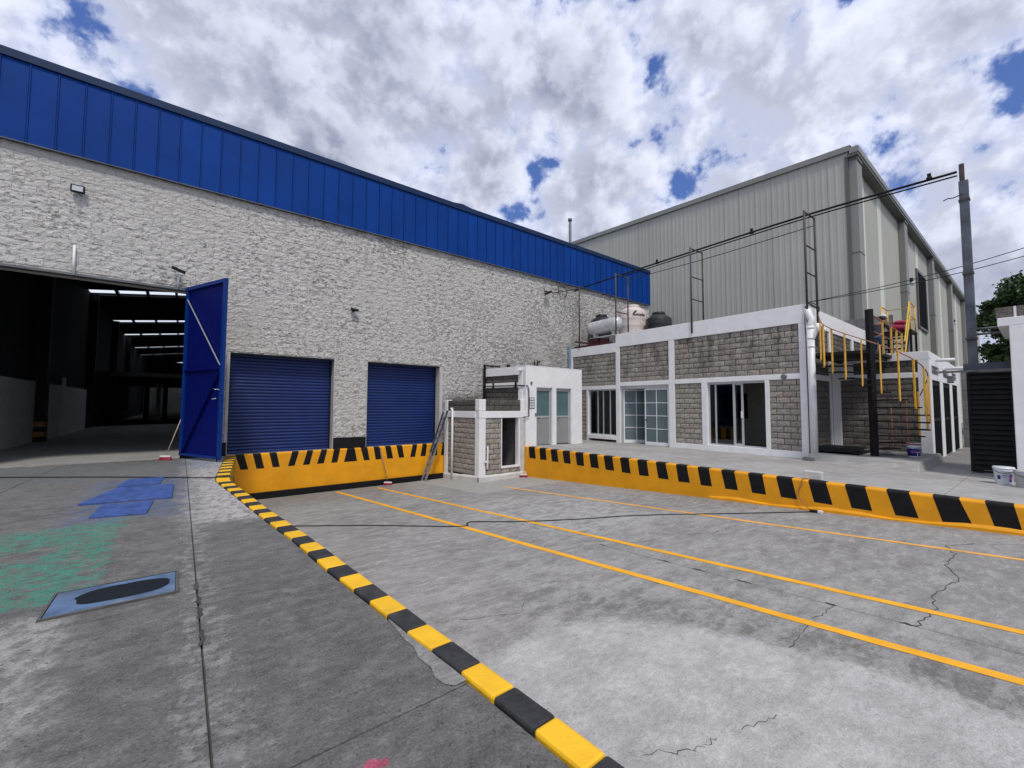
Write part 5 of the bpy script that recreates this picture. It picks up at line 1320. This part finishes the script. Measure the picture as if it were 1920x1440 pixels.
ang = math.atan2(-TY, -TX)
try: wrap_text('Rotoplas', .20, (TX, TY), TR+.005, ang+.52, 6.06, ink, bt, .15)
except Exception as ex: print('text', ex)
def tpatch(mb, a0, a1, z0, z1, rr2, hw=None):
    n = 4
    for i in range(n):
        A0 = ang+a0+(a1-a0)*i/n; A1 = ang+a0+(a1-a0)*(i+1)/n
        if hw: zz = [z0+(z1-z0)*i/n-hw, z0+(z1-z0)*(i+1)/n-hw, z0+(z1-z0)*(i+1)/n+hw, z0+(z1-z0)*i/n+hw]
        else: zz = [z0, z0, z1, z1]
        mb.quad(*[(TX+rr2*math.cos(A), TY+rr2*math.sin(A), z_) for A, z_ in zip((A0, A1, A1, A0), zz)])
mb = MB()
for (a0, z0, a1, z1) in ((.02, 6.12, .14, 6.27), (.14, 6.27, .28, 6.32), (.08, 6.20, .24, 6.24), (.24, 6.24, .32, 6.29)): tpatch(mb, a0, a1, z0, z1, TR+.018, .018)
part('logo', mb, ink, bt)
mb = MB(); tpatch(mb, .16, .44, 4.98, 5.34, TR+.012); part('sticker', mb, paper, bt)
mb = MB(); tpatch(mb, .60, .76, 5.66, 5.80, TR+.012); part('sticker', mb, paper, bt)
mb = MB()
for (a0, a1, z0, z1) in ((.20, .32, 5.26, 5.29), (.26, .40, 5.13, 5.17), (.20, .30, 5.04, 5.07)): tpatch(mb, a0, a1, z0, z1, TR+.016)
part('sticker_print', mb, ink, bt)

# white PVC downpipe at the office corner
pv = thing('downpipe', (15.66, 4.55, -.1), 'fat white downpipe with elbows at the right corner of the office', 'downpipe')
part('pipe', MB().tube([(15.68, 4.53, -.10), (15.68, 4.53, 4.05)], .105, 16), white_clean, pv)
for z in (3.35, 3.62, 3.95): part('collar', MB().tube([(15.68, 4.53, z), (15.68, 4.53, z+.05)], .115, 16), white_clean, pv)
part('elbow', MB().tube(smoothpts([(15.68, 4.53, 4.05), (15.70, 4.50, 4.22), (15.72, 4.56, 4.40), (15.78, 4.62, 4.56), (15.85, 4.72, 4.62)]), .10, 16), white_clean, pv)
part('branch', MB().tube(smoothpts([(15.66, 4.50, 3.60), (15.75, 4.38, 3.95), (15.95, 4.40, 4.08), (16.7, 4.50, 4.03), (16.95, 4.52, 4.05), (17.02, 4.60, 4.22), (17.0, 4.68, 4.36)]), .075, 14), white_clean, pv)
o = part('corner_cable', MB().tube(smoothpts([(15.73, 4.66, 4.72), (15.70, 4.68, 4.2), (15.715, 4.67, 3.6), (15.735, 4.665, 1.5), (15.735, 4.665, .0)]), .012, 6), cable, None); tag(o, 'black cable running down the office corner beside the downpipe', 'cable')
mb = MB(); rnd = random.Random(2)
for k in range(3): mb.tube(smoothpts([(15.75, 4.62, 4.84), (15.9, 4.5-.05*k, 4.70-.03*k), (16.2, 4.42, 4.66-.05*k), (16.3, 4.5, 4.80), (15.85, 4.6, 4.86)]), .012, 6)
o = part('cable_coil', mb, cable, None); tag(o, 'tangle of black cable on the roof corner above the downpipe', 'cable')
for k, z1 in enumerate((6.45, 6.15)):
    pA = Vector((15.8, 4.62, 4.84)); pB = Vector((17.5, -2.8, z1+.05)) if k == 0 else Vector((17.3, -2.8, z1-.05))
    pts = [pA.lerp(pB, t/12)-Vector((0, 0, .30*math.sin(math.pi*t/12))) for t in range(13)]
    o = part('overhead_wire', MB().tube(pts, .011, 5), cable, None); tag(o, ('upper' if k == 0 else 'lower')+' black wire running from the office corner past the tall pole', 'wire')

# ================================================================ GREY SHED BEHIND
sh_ = thing('metal_shed', (50, 18, 0), 'huge sage-grey metal clad shed behind the offices', 'shed')
SXF, SYE, EAVE = 27.0, 5.90, 14.75
roofz = lambda y: 15.12+.050*(y-5.9)
pw = .915; y = SYE; k = 0
def shed_panel(y0, y1, mat):
    mb = MB(); n = 3; z0 = -.3; pts = []
    for i in range(n):
        a = y0+(y1-y0)*i/n; s_ = (y1-y0)/n
        pts += [(SXF, a), (SXF, a+s_*.50), (SXF-.013, a+s_*.60), (SXF-.013, a+s_*.86), (SXF, a+s_*.96)]
    pts.append((SXF, y1))
    for (x, yy) in pts: mb.v += [(x, yy, z0), (x, yy, roofz(yy)-.25)]
    for i in range(len(pts)-1): mb.face((2*i, 2*i+1, 2*i+3, 2*i+2))
    return part('wall_panel', mb, mat, sh_)
rnd = random.Random(8)
while y < 34:
    shed_panel(y+.004, y+pw-.004, sheet); y += pw
part('gable_backing', MB().box(SXF+.02, SXF+.1, SYE, 34, -.3, 15.0), sheetd, sh_)
mb = MB(); N = 10
for i in range(N+1):
    yy = 5.75+(34-5.75)*i/N; z = roofz(yy)
    mb.v += [(SXF-.14, yy, z-.30), (SXF-.14, yy, z), (SXF+.3, yy, z+.02), (SXF-.03, yy, z-.30)]
for i in range(N):
    for j in (0, 1): mb.face((i*4+j, i*4+4+j, i*4+5+j, i*4+1+j)[::-1])
    mb.face((i*4+3, i*4, i*4+4, i*4+7))
part('verge_flashing', mb, sheetm, sh_)
mb = MB(); mb.quad((SXF, SYE, 15.1), (110, SYE, 15.1), (110, 34, 16.5), (SXF, 34, 16.5)); part('roof', mb, sheetm, sh_)
# long side: ribbed sheet between downpipe casings
XEND = 96
bays = [27.0, 38.9, 50.6, 62.3, 74.0, 85.7, 97.4]
for b0, b1 in zip(bays, bays[1:]):
    xa = b0+.9; n = int((b1-xa)/1.0); s_ = (b1-xa)/n
    for i in range(n):
        light = i in (1, 2) if False else (i in (1, 5)); u0, u1 = xa+i*s_, xa+(i+1)*s_
        if light: part('light_panel', MB().box(u0, u1, SYE-.035, SYE+.05, -.3, 14.45), sheetl, sh_)
        else:
            mb = MB(); m_ = 3
            pts = []
            for q_ in range(m_):
                a = u0+(u1-u0)*q_/m_; w2 = (u1-u0)/m_; pts += [(a, SYE), (a+w2*.55, SYE), (a+w2*.65, SYE-.025), (a+w2*.9, SYE-.025)]
            pts.append((u1, SYE))
            for (x, yy) in pts: mb.v += [(x, yy, -.3), (x, yy, 14.45)]
            for q_ in range(len(pts)-1): mb.face((2*q_, 2*q_+2, 2*q_+3, 2*q_+1))
            part('wall_panel', mb, sheet, sh_)
    cs = part('downpipe_casing', MB().box(b0+.02, b0+.88, SYE-.37, SYE+.05, -.3, 14.35), sheetm, sh_, .01)
    for z in (5.0, 9.4): part('casing_band', MB().box(b0+.01, b0+.89, SYE-.385, SYE, z, z+.06), sheetd, cs)
    part('casing_edge', MB().box(b0+.885, b0+.93, SYE-.37, SYE-.30, -.3, 14.35), sheetl, cs)
    part('casing_head', MB().box(b0+.0, b0+.92, SYE-.42, SYE+.05, 14.30, 14.48), sheetd, cs)
mb = MB(); mb.box(SXF-.14, XEND, SYE-.46, SYE-.0, 14.48, 14.62); part('soffit', mb, sheetd, sh_)
mb = MB(); mb.box(SXF-.16, XEND, SYE-.50, SYE-.10, 14.62, 14.95); part('gutter', mb, sheetm, sh_, .02)
mb = MB(); mb.box(SXF-.05, SXF+.02, SYE-.03, SYE+.12, -.3, 14.6); part('corner_trim', mb, sheetd, sh_)
wd = part('window', MB().box(45.2, 48.9, SYE-.06, SYE-.03, 7.85, 12.2), matblack, sh_)
part('frame', MB().box(45.0, 45.2, SYE-.12, SYE+.0, 7.7, 12.4).box(48.9, 49.1, SYE-.12, SYE, 7.7, 12.4).box(45.2, 48.9, SYE-.12, SYE, 12.2, 12.4).box(45.2, 48.9, SYE-.14, SYE, 7.68, 7.85), sheetd, wd)
for x in (41.6, 64.9):
    t_ = thing('shed_lamp', (x, SYE-.3, 10.6), ('nearer' if x < 50 else 'farther')+' bulkhead lamp on the long side of the metal shed', 'lamp')
    part('housing', MB().box(x-.2, x+.2, SYE-.33, SYE-.04, 10.6, 10.9), darksteel, t_, .03); part('lens', MB().lathe([(.16, 0), (.14, .16), (.07, .24)], (x, SYE-.22, 10.6), 14, axis=(0, -.3, -1)), lensm, t_)
o = part('vent_stack', MB().tube([(34, 32.6, 8), (34, 32.6, 22.5)], .16, 12).tube([(34, 32.6, 22.5), (34, 32.6, 22.75)], .24, 12), graysteel, None); tag(o, 'thin steel vent stack rising behind the end of the blue fascia', 'chimney')
# grey block walls behind
def gblock(name, x, y0, y1, z0, z1, lab, bw=.8, bh=.4):
    t_ = thing(name, (x, (y0+y1)/2, z0), lab, 'wall')
    part('core', MB().box(x+.03, x+.2, y0, y1, z0, z1), mortar, t_)
    n = round((z1-z0)/bh); hh = (z1-z0)/n
    for j in range(n):
        yy = y0-(bw/2 if j % 2 else 0)
        while yy < y1-.05:
            a = max(yy, y0); b = min(yy+bw, y1)
            if b-a > .05: part('block', MB().box(x, x+.04, a+.006, b-.006, z0+j*hh+.006, z0+(j+1)*hh-.006), greywall, t_)
            yy += bw
gblock('block_wall', 26.1, .2, 2.17, -.25, 3.0, 'plain grey block wall closing the passage beside the washroom doors')
gblock('roof_parapet', 23.45, 3.85, 5.6, 3.0, 5.38, 'grey block parapet on the roof behind the spiral stair post', .8, .4)
o = part('boundary_wall', MB().box(30, 30.2, -30, .9, -.36, 3.1), greywall, None); tag(o, 'long grey boundary wall beyond the louvred gate', 'wall')

# ================================================================ LOOSE OBJECTS
def bucket(x, y, z, label, kind):
    t_ = thing('paint_bucket', (x, y, z), label, 'bucket', 'paint buckets')
    body_m = bucketgrey if kind == 'grey' else bucketwhite; H = .37 if kind != 'grey' else .36
    part('tub', MB().lathe([(.125, 0), (.13, .012), (.150, H-.09), (.160, H-.085), (.160, H-.07), (.152, H-.065), (.156, H-.04), (.166, H-.035), (.166, H-.02), (.157, H-.018), (.16, H)], (x, y, z), 28), body_m, t_)
    if kind == 'red':
        part('lid', MB().lathe([(.170, 0), (.172, .03), (.165, .036)], (x, y, z+H-.02), 28), labelred, t_); part('lid_top', MB().lathe([(.160, 0), (.155, .018), (.02, .02)], (x, y, z+H+.016), 28), bucketwhite, t_)
        part('label_wrap', MB().lathe([(.1345, .035), (.151, H-.13)], (x, y, z), 28), labelblue, t_)
        f0 = math.atan2(-y, -x)
        def patch(a0, a1, z0, z1, m_):
            mb = MB()
            for i in range(5):
                A0 = f0+a0+(a1-a0)*i/5; A1 = f0+a0+(a1-a0)*(i+1)/5
                r0_ = .1345+(.151-.1345)*(z0-.035)/(H-.165)+.002; r1_ = .1345+(.151-.1345)*(z1-.035)/(H-.165)+.002
                mb.quad((x+r0_*math.cos(A0), y+r0_*math.sin(A0), z+z0), (x+r0_*math.cos(A1), y+r0_*math.sin(A1), z+z0), (x+r1_*math.cos(A1), y+r1_*math.sin(A1), z+z1), (x+r1_*math.cos(A0), y+r1_*math.sin(A0), z+z1))
            part('label_print', mb, m_, t_)
        patch(.25, -.45, .13, .165, labelpink); patch(.95, .35, .135, .155, bucketwhite); patch(.65, .5, .05, .11, bucketwhite)
    if kind == 'white':
        part('base_band', MB().lathe([(.1275, .012), (.1305, .04)], (x, y, z), 28), labelblue, t_)
        f0 = math.atan2(-y, -x)
        for (a0, a1, z0, z1, m_) in ((.9, .55, .07, .22, labelblue), (-.35, -.7, .11, .19, labelblue), (.35, -.2, .19, .20, labelblue), (.3, -.25, .16, .167, labelblue), (.8, .62, .10, .18, labelpink)):
            mb = MB()
            for i in range(3):
                A0 = f0+a0+(a1-a0)*i/3; A1 = f0+a0+(a1-a0)*(i+1)/3; g0 = .125+.09*z0+.006+(.002 if m_ is labelpink else 0); g1 = .125+.09*z1+.006+(.002 if m_ is labelpink else 0)
                mb.quad((x+g0*math.cos(A0), y+g0*math.sin(A0), z+z0), (x+g0*math.cos(A1), y+g0*math.sin(A1), z+z0), (x+g1*math.cos(A1), y+g1*math.sin(A1), z+z1), (x+g1*math.cos(A0), y+g1*math.sin(A0), z+z1))
            part('label_print', mb, m_, t_)
    part('bail', MB().tube(smoothpts([(x-.05, y+.165, z+H-.06), (x-.13, y+.10, z+H-.10), (x-.17, y, z+H-.13), (x-.13, y-.10, z+H-.10), (x-.05, y-.165, z+H-.06)]), .004, 6), darksteel, t_)
    return t_
bucket(16.6, 2.38, .035, 'blue labelled paint bucket with a red lid at the foot of the washroom corner', 'red')
bucket(13.95, .60, -.18, 'open white paint bucket with a blue base line in front of the louvred gate', 'white')
bucket(13.62, .30, -.18, 'pale grey ribbed paint bucket half cut by the right edge', 'grey')

def broom(foot, top, label, ang, stick=wood, w_=.28):
    foot = Vector(foot); top = Vector(top); t_ = thing('broom', foot, label, 'broom', 'brooms left leaning after the painting')
    u = Vector((math.cos(ang), math.sin(ang), 0)); v = Vector((-u.y, u.x, 0))
    part('stick', MB().tube([foot+Vector((0, 0, .10)), top], .012, 8), stick, t_)
    part('head', MB().bar(foot-u*w_/2+Vector((0, 0, .105)), foot+u*w_/2+Vector((0, 0, .105)), .06, .04), white_clean, t_, .008)
    mb = MB(); rnd = random.Random(3); n = 15
    for i in range(n):
        for j in range(3):
            a = -w_/2+w_*(i+.5)/n; p0 = foot+u*a+v*(j-1)*.02+Vector((0, 0, .088)); p1 = foot+u*a*1.18+v*(j-1)*.045+Vector((rnd.uniform(-.008, .008), rnd.uniform(-.008, .008), .002))
            mb.bar(p0, p1, .016, .014)
    part('bristles', mb, broomred, t_)
broom((-.28, 14.90, -.06), (.02, 15.13, 1.06), 'red bristled broom leaning on the hinge side of the open blue door leaf', R(-38))
broom((5.97, 14.80, RZ(14.80)), (5.76, 15.07, -.08), 'red bristled broom leaning upright against the middle of the amber dock wall', R(-38), graysteel)
broom((10.50, 12.58, RZ(12.58)), (10.70, 12.50, .02), 'red broom with an orange handle in the corner beside the block hut', R(-38), orange)

# extension ladder against the hut
ld = thing('ladder', (7.9, 14.8, -1.43), 'worn aluminium ladder leaning on the left post of the block hut', 'ladder')
fa = Vector((7.40, 14.99, RZ(15)+.01)); fb = Vector((7.36, 14.62, RZ(14.6)+.01)); ta = Vector((8.32, 14.96, 1.18)); tb = Vector((8.34, 14.66, 1.24))
ladm = simple('ladder_metal', (.24, .25, .27), .45, metal=.3, var=.2, bump=.05); ladd = simple('ladder_dark', (.05, .055, .075), .5, var=.2, bump=.05)
for (a, b) in ((fa, ta), (fb, tb)):
    part('rail', MB().bar(a, a.lerp(b, .62), .035, .07), ladm, ld, .003); n_ = Vector((-.03, 0, .02)); part('upper_rail', MB().bar(a.lerp(b, .40)+n_, b+n_, .035, .065), ladd, ld, .003)
for i in range(10):
    t = .05+.095*i; part('rung', MB().tube([fa.lerp(ta, t), fb.lerp(tb, t)], .015, 8), ladm, ld)

# cover plates
def plate(poly, z, th, mat, label, frame=None):
    t_ = thing('cover_plate', (sum(p_[0] for p_ in poly)/4, sum(p_[1] for p_ in poly)/4, z), label, 'steel plate', 'blue steel cover plates')
    part('plate', MB().prism(poly, z+.001, z+th), mat, t_, .004)
    return t_
plate([(-1.11, 8.61), (-.80, 9.93), (-.05, 9.80), (-.06, 8.43)], .0, .030, plateblue, 'large middle blue steel cover plate on the pavement before the entrance')
plate([(-.87, 7.56), (-.84, 8.38), (-.27, 8.33), (-.31, 7.43)], .0, .020, plateblue, 'nearest of the three small blue plates on the pavement')
plate([(-.84, 10.12), (-.73, 10.96), (-.21, 10.90), (-.25, 10.10)], .0, .018, plateblue, 'farthest and smallest blue plate on the pavement')
t_ = thing('manhole_cover', (-.33, 4.46, 0), 'steel-edged worn blue manhole cover with a dark wet oval in the foreground', 'manhole cover')
part('frame', MB().box(-.705, .035, 4.20, 4.215, .001, .016).box(-.705, .035, 4.705, 4.72, .001, .016).box(-.705, -.69, 4.215, 4.705, .001, .016).box(.02, .035, 4.215, 4.705, .001, .016), jointf, t_)
part('cover', MB().box(-.685, .015, 4.22, 4.70, .001, .013), platelight, t_, .003)
mb = MB(); n = 40; k = 0
mb.v.append((-.29, 4.47, .016))
for i in range(n):
    a = 2*math.pi*i/n; e_ = .265+.02*noise.noise(Vector((math.cos(a)*2, math.sin(a)*2, 1))); e2 = .155+.02*noise.noise(Vector((math.cos(a)*2, math.sin(a)*2, 5)))
    sq = 1+.10*abs(math.sin(2*a)); mb.v.append((-.29+e_*math.cos(a)*sq, 4.465+e2*math.sin(a)*sq, .016))
for i in range(n): mb.face((0, 1+i, 1+(i+1) % n))
part('wet_patch', mb, wet, t_)

# cable lying across pavement, kerb and dock floor
mb = MB()
pts = [(-6, 15.5, .012), (-4.4, 14.4, .0), (-2.81, 13.06, -.02), (-1.11, 11.63, .008), (.45, 10.32, .012), (.70, 10.10, .03), (.86, 9.97, .035), (.93, 9.93, -.5), (.98, 9.95, RZ(10)+.01)]
fl = [(2.04, 10.09), (3.28, 8.88), (4.53, 7.48), (4.80, 7.60), (4.95, 7.64), (5.31, 7.27), (5.89, 6.74), (6.9, 6.05), (7.85, 5.49), (9.53, 4.01), (10.56, 3.12)]
mb.tube([Vector(p_) for p_ in pts]+[q_ for q_ in smoothpts([(x, y, RZ(y)+.010) for x, y in fl])], .011, 6)
o = part('power_cable', mb, cable, None); tag(o, 'long thin black cable lying across the pavement, the kerb and the dock floor', 'cable')
t_ = thing('plug', (10.58, 3.08, RZ(3.08)), 'black and white plug at the end of the cable below the orange dock wall', 'plug')
part('body', MB().box(10.50, 10.60, 3.02, 3.16, RZ(3.1)+.003, RZ(3.1)+.05), darksteel, t_, .006); part('socket', MB().box(10.50, 10.59, 2.94, 3.02, RZ(3.0)+.003, RZ(3.0)+.055), paper, t_, .006)
o = part('orange_lead', MB().tube(smoothpts([(10.86, 3.32, -.12), (10.72, 3.34, -.12), (10.705, 3.36, -.25), (10.71, 3.42, -.40), (10.69, 3.38, -.55), (10.64, 3.26, -.68), (10.60, 3.14, -.73)]), .009, 6), rustrail, None); tag(o, 'reddish lead hanging down the orange dock wall from the white block', 'cable')
o = part('concrete_block', MB().box(10.86, 10.98, 3.02, 3.36, -.128, .055), curbwhite, None, .02); tag(o, 'small whitewashed block standing on the edge of the orange dock wall', 'block')
o = part('white_conduit', MB().tube([(16.6, 2.75, .10), (17.6, 3.6, .10)], .03, 8), white_clean, None); tag(o, 'white plastic pipe lying behind the stair post on the plinth', 'pipe')

# ================================================================ TREES
def tree(x, y, h, cr, seed, label, n_leaf=9000, trunk_r=.22, low=.30):
    t_ = thing('tree', (x, y, -.36), label, 'tree', 'trees beyond the gate'); rnd = random.Random(seed)
    mb = MB(); base = Vector((x, y, -.4)); top = Vector((x+rnd.uniform(-.4, .4), y+rnd.uniform(-.4, .4), h*.80))
    P_ = [base.lerp(top, t)+Vector((rnd.uniform(-.12, .12), rnd.uniform(-.12, .12), 0))*(t > 0) for t in (0, .2, .4, .6, .8, 1)]
    mb.tube(P_, [trunk_r*(1-.8*t) for t in (0, .2, .4, .6, .8, 1)], 8)
    cl = []
    for i in range(70):
        a = rnd.uniform(0, 2*math.pi); t = rnd.uniform(low, 1.0); ww = math.sin(math.pi*min(1, (t-low+.12)/(1.22-low)))**.6
        rad = cr*ww*rnd.uniform(.35, 1.0); q_ = Vector((x+rad*math.cos(a), y+rad*math.sin(a), h*t*rnd.uniform(.92, 1.03)))
        st_ = base.lerp(top, min(.95, t*.75)); mid = st_.lerp(q_, .5)+Vector((0, 0, rnd.uniform(-.2, .3)))
        mb.tube([st_, mid, q_], [trunk_r*.32*(1.1-t*.6), trunk_r*.2, trunk_r*.06], 5)
        cl.append((q_, rnd.uniform(.6, 1.2)*cr*.34))
    part('trunk', mb, bark, t_)
    lm = MB()
    for i in range(n_leaf):
        c_, s_ = rnd.choice(cl)
        dv = Vector((rnd.gauss(0, 1), rnd.gauss(0, 1), rnd.gauss(0, .75)));  dv *= s_*.55*rnd.uniform(.5, 1.25)/max(dv.length, .3)**.5
        p_ = c_+dv; n_ = Vector((rnd.gauss(0, 1), rnd.gauss(0, 1), rnd.gauss(.5, 1))).normalized()
        u_ = n_.orthogonal().normalized(); u_.rotate(Matrix.Rotation(rnd.uniform(0, 6.28), 3, n_)); v_ = n_.cross(u_); L = rnd.uniform(.08, .17); W2 = L*.55
        lm.quad(p_-u_*L, p_-v_*W2, p_+u_*L, p_+v_*W2)
    part('crown', lm, leafm, t_, kind=None)
tree(43.5, .05, 10.3, 2.7, 3, 'tall dark green tree beside the pole beyond the metal shed', 42000, .28, .30)
tree(45.5, -3.0, 10.6, 3.6, 5, 'broad dark green tree at the right edge above the gatehouse', 42000, .30, .30)
tree(52, 1.4, 6.2, 1.6, 8, 'lower leafy tree between the shed and the pole', 16000, .20, .22)
tree(40, -2.4, 6.2, 2.4, 9, 'lower bushy tree just above the gate beam', 20000, .20, .25)
tree(58, -9, 10.5, 4.2, 11, 'far tree beyond the gatehouse, outside the frame edge', 9000, .30, .3)
print('objects', len(bpy.data.objects))
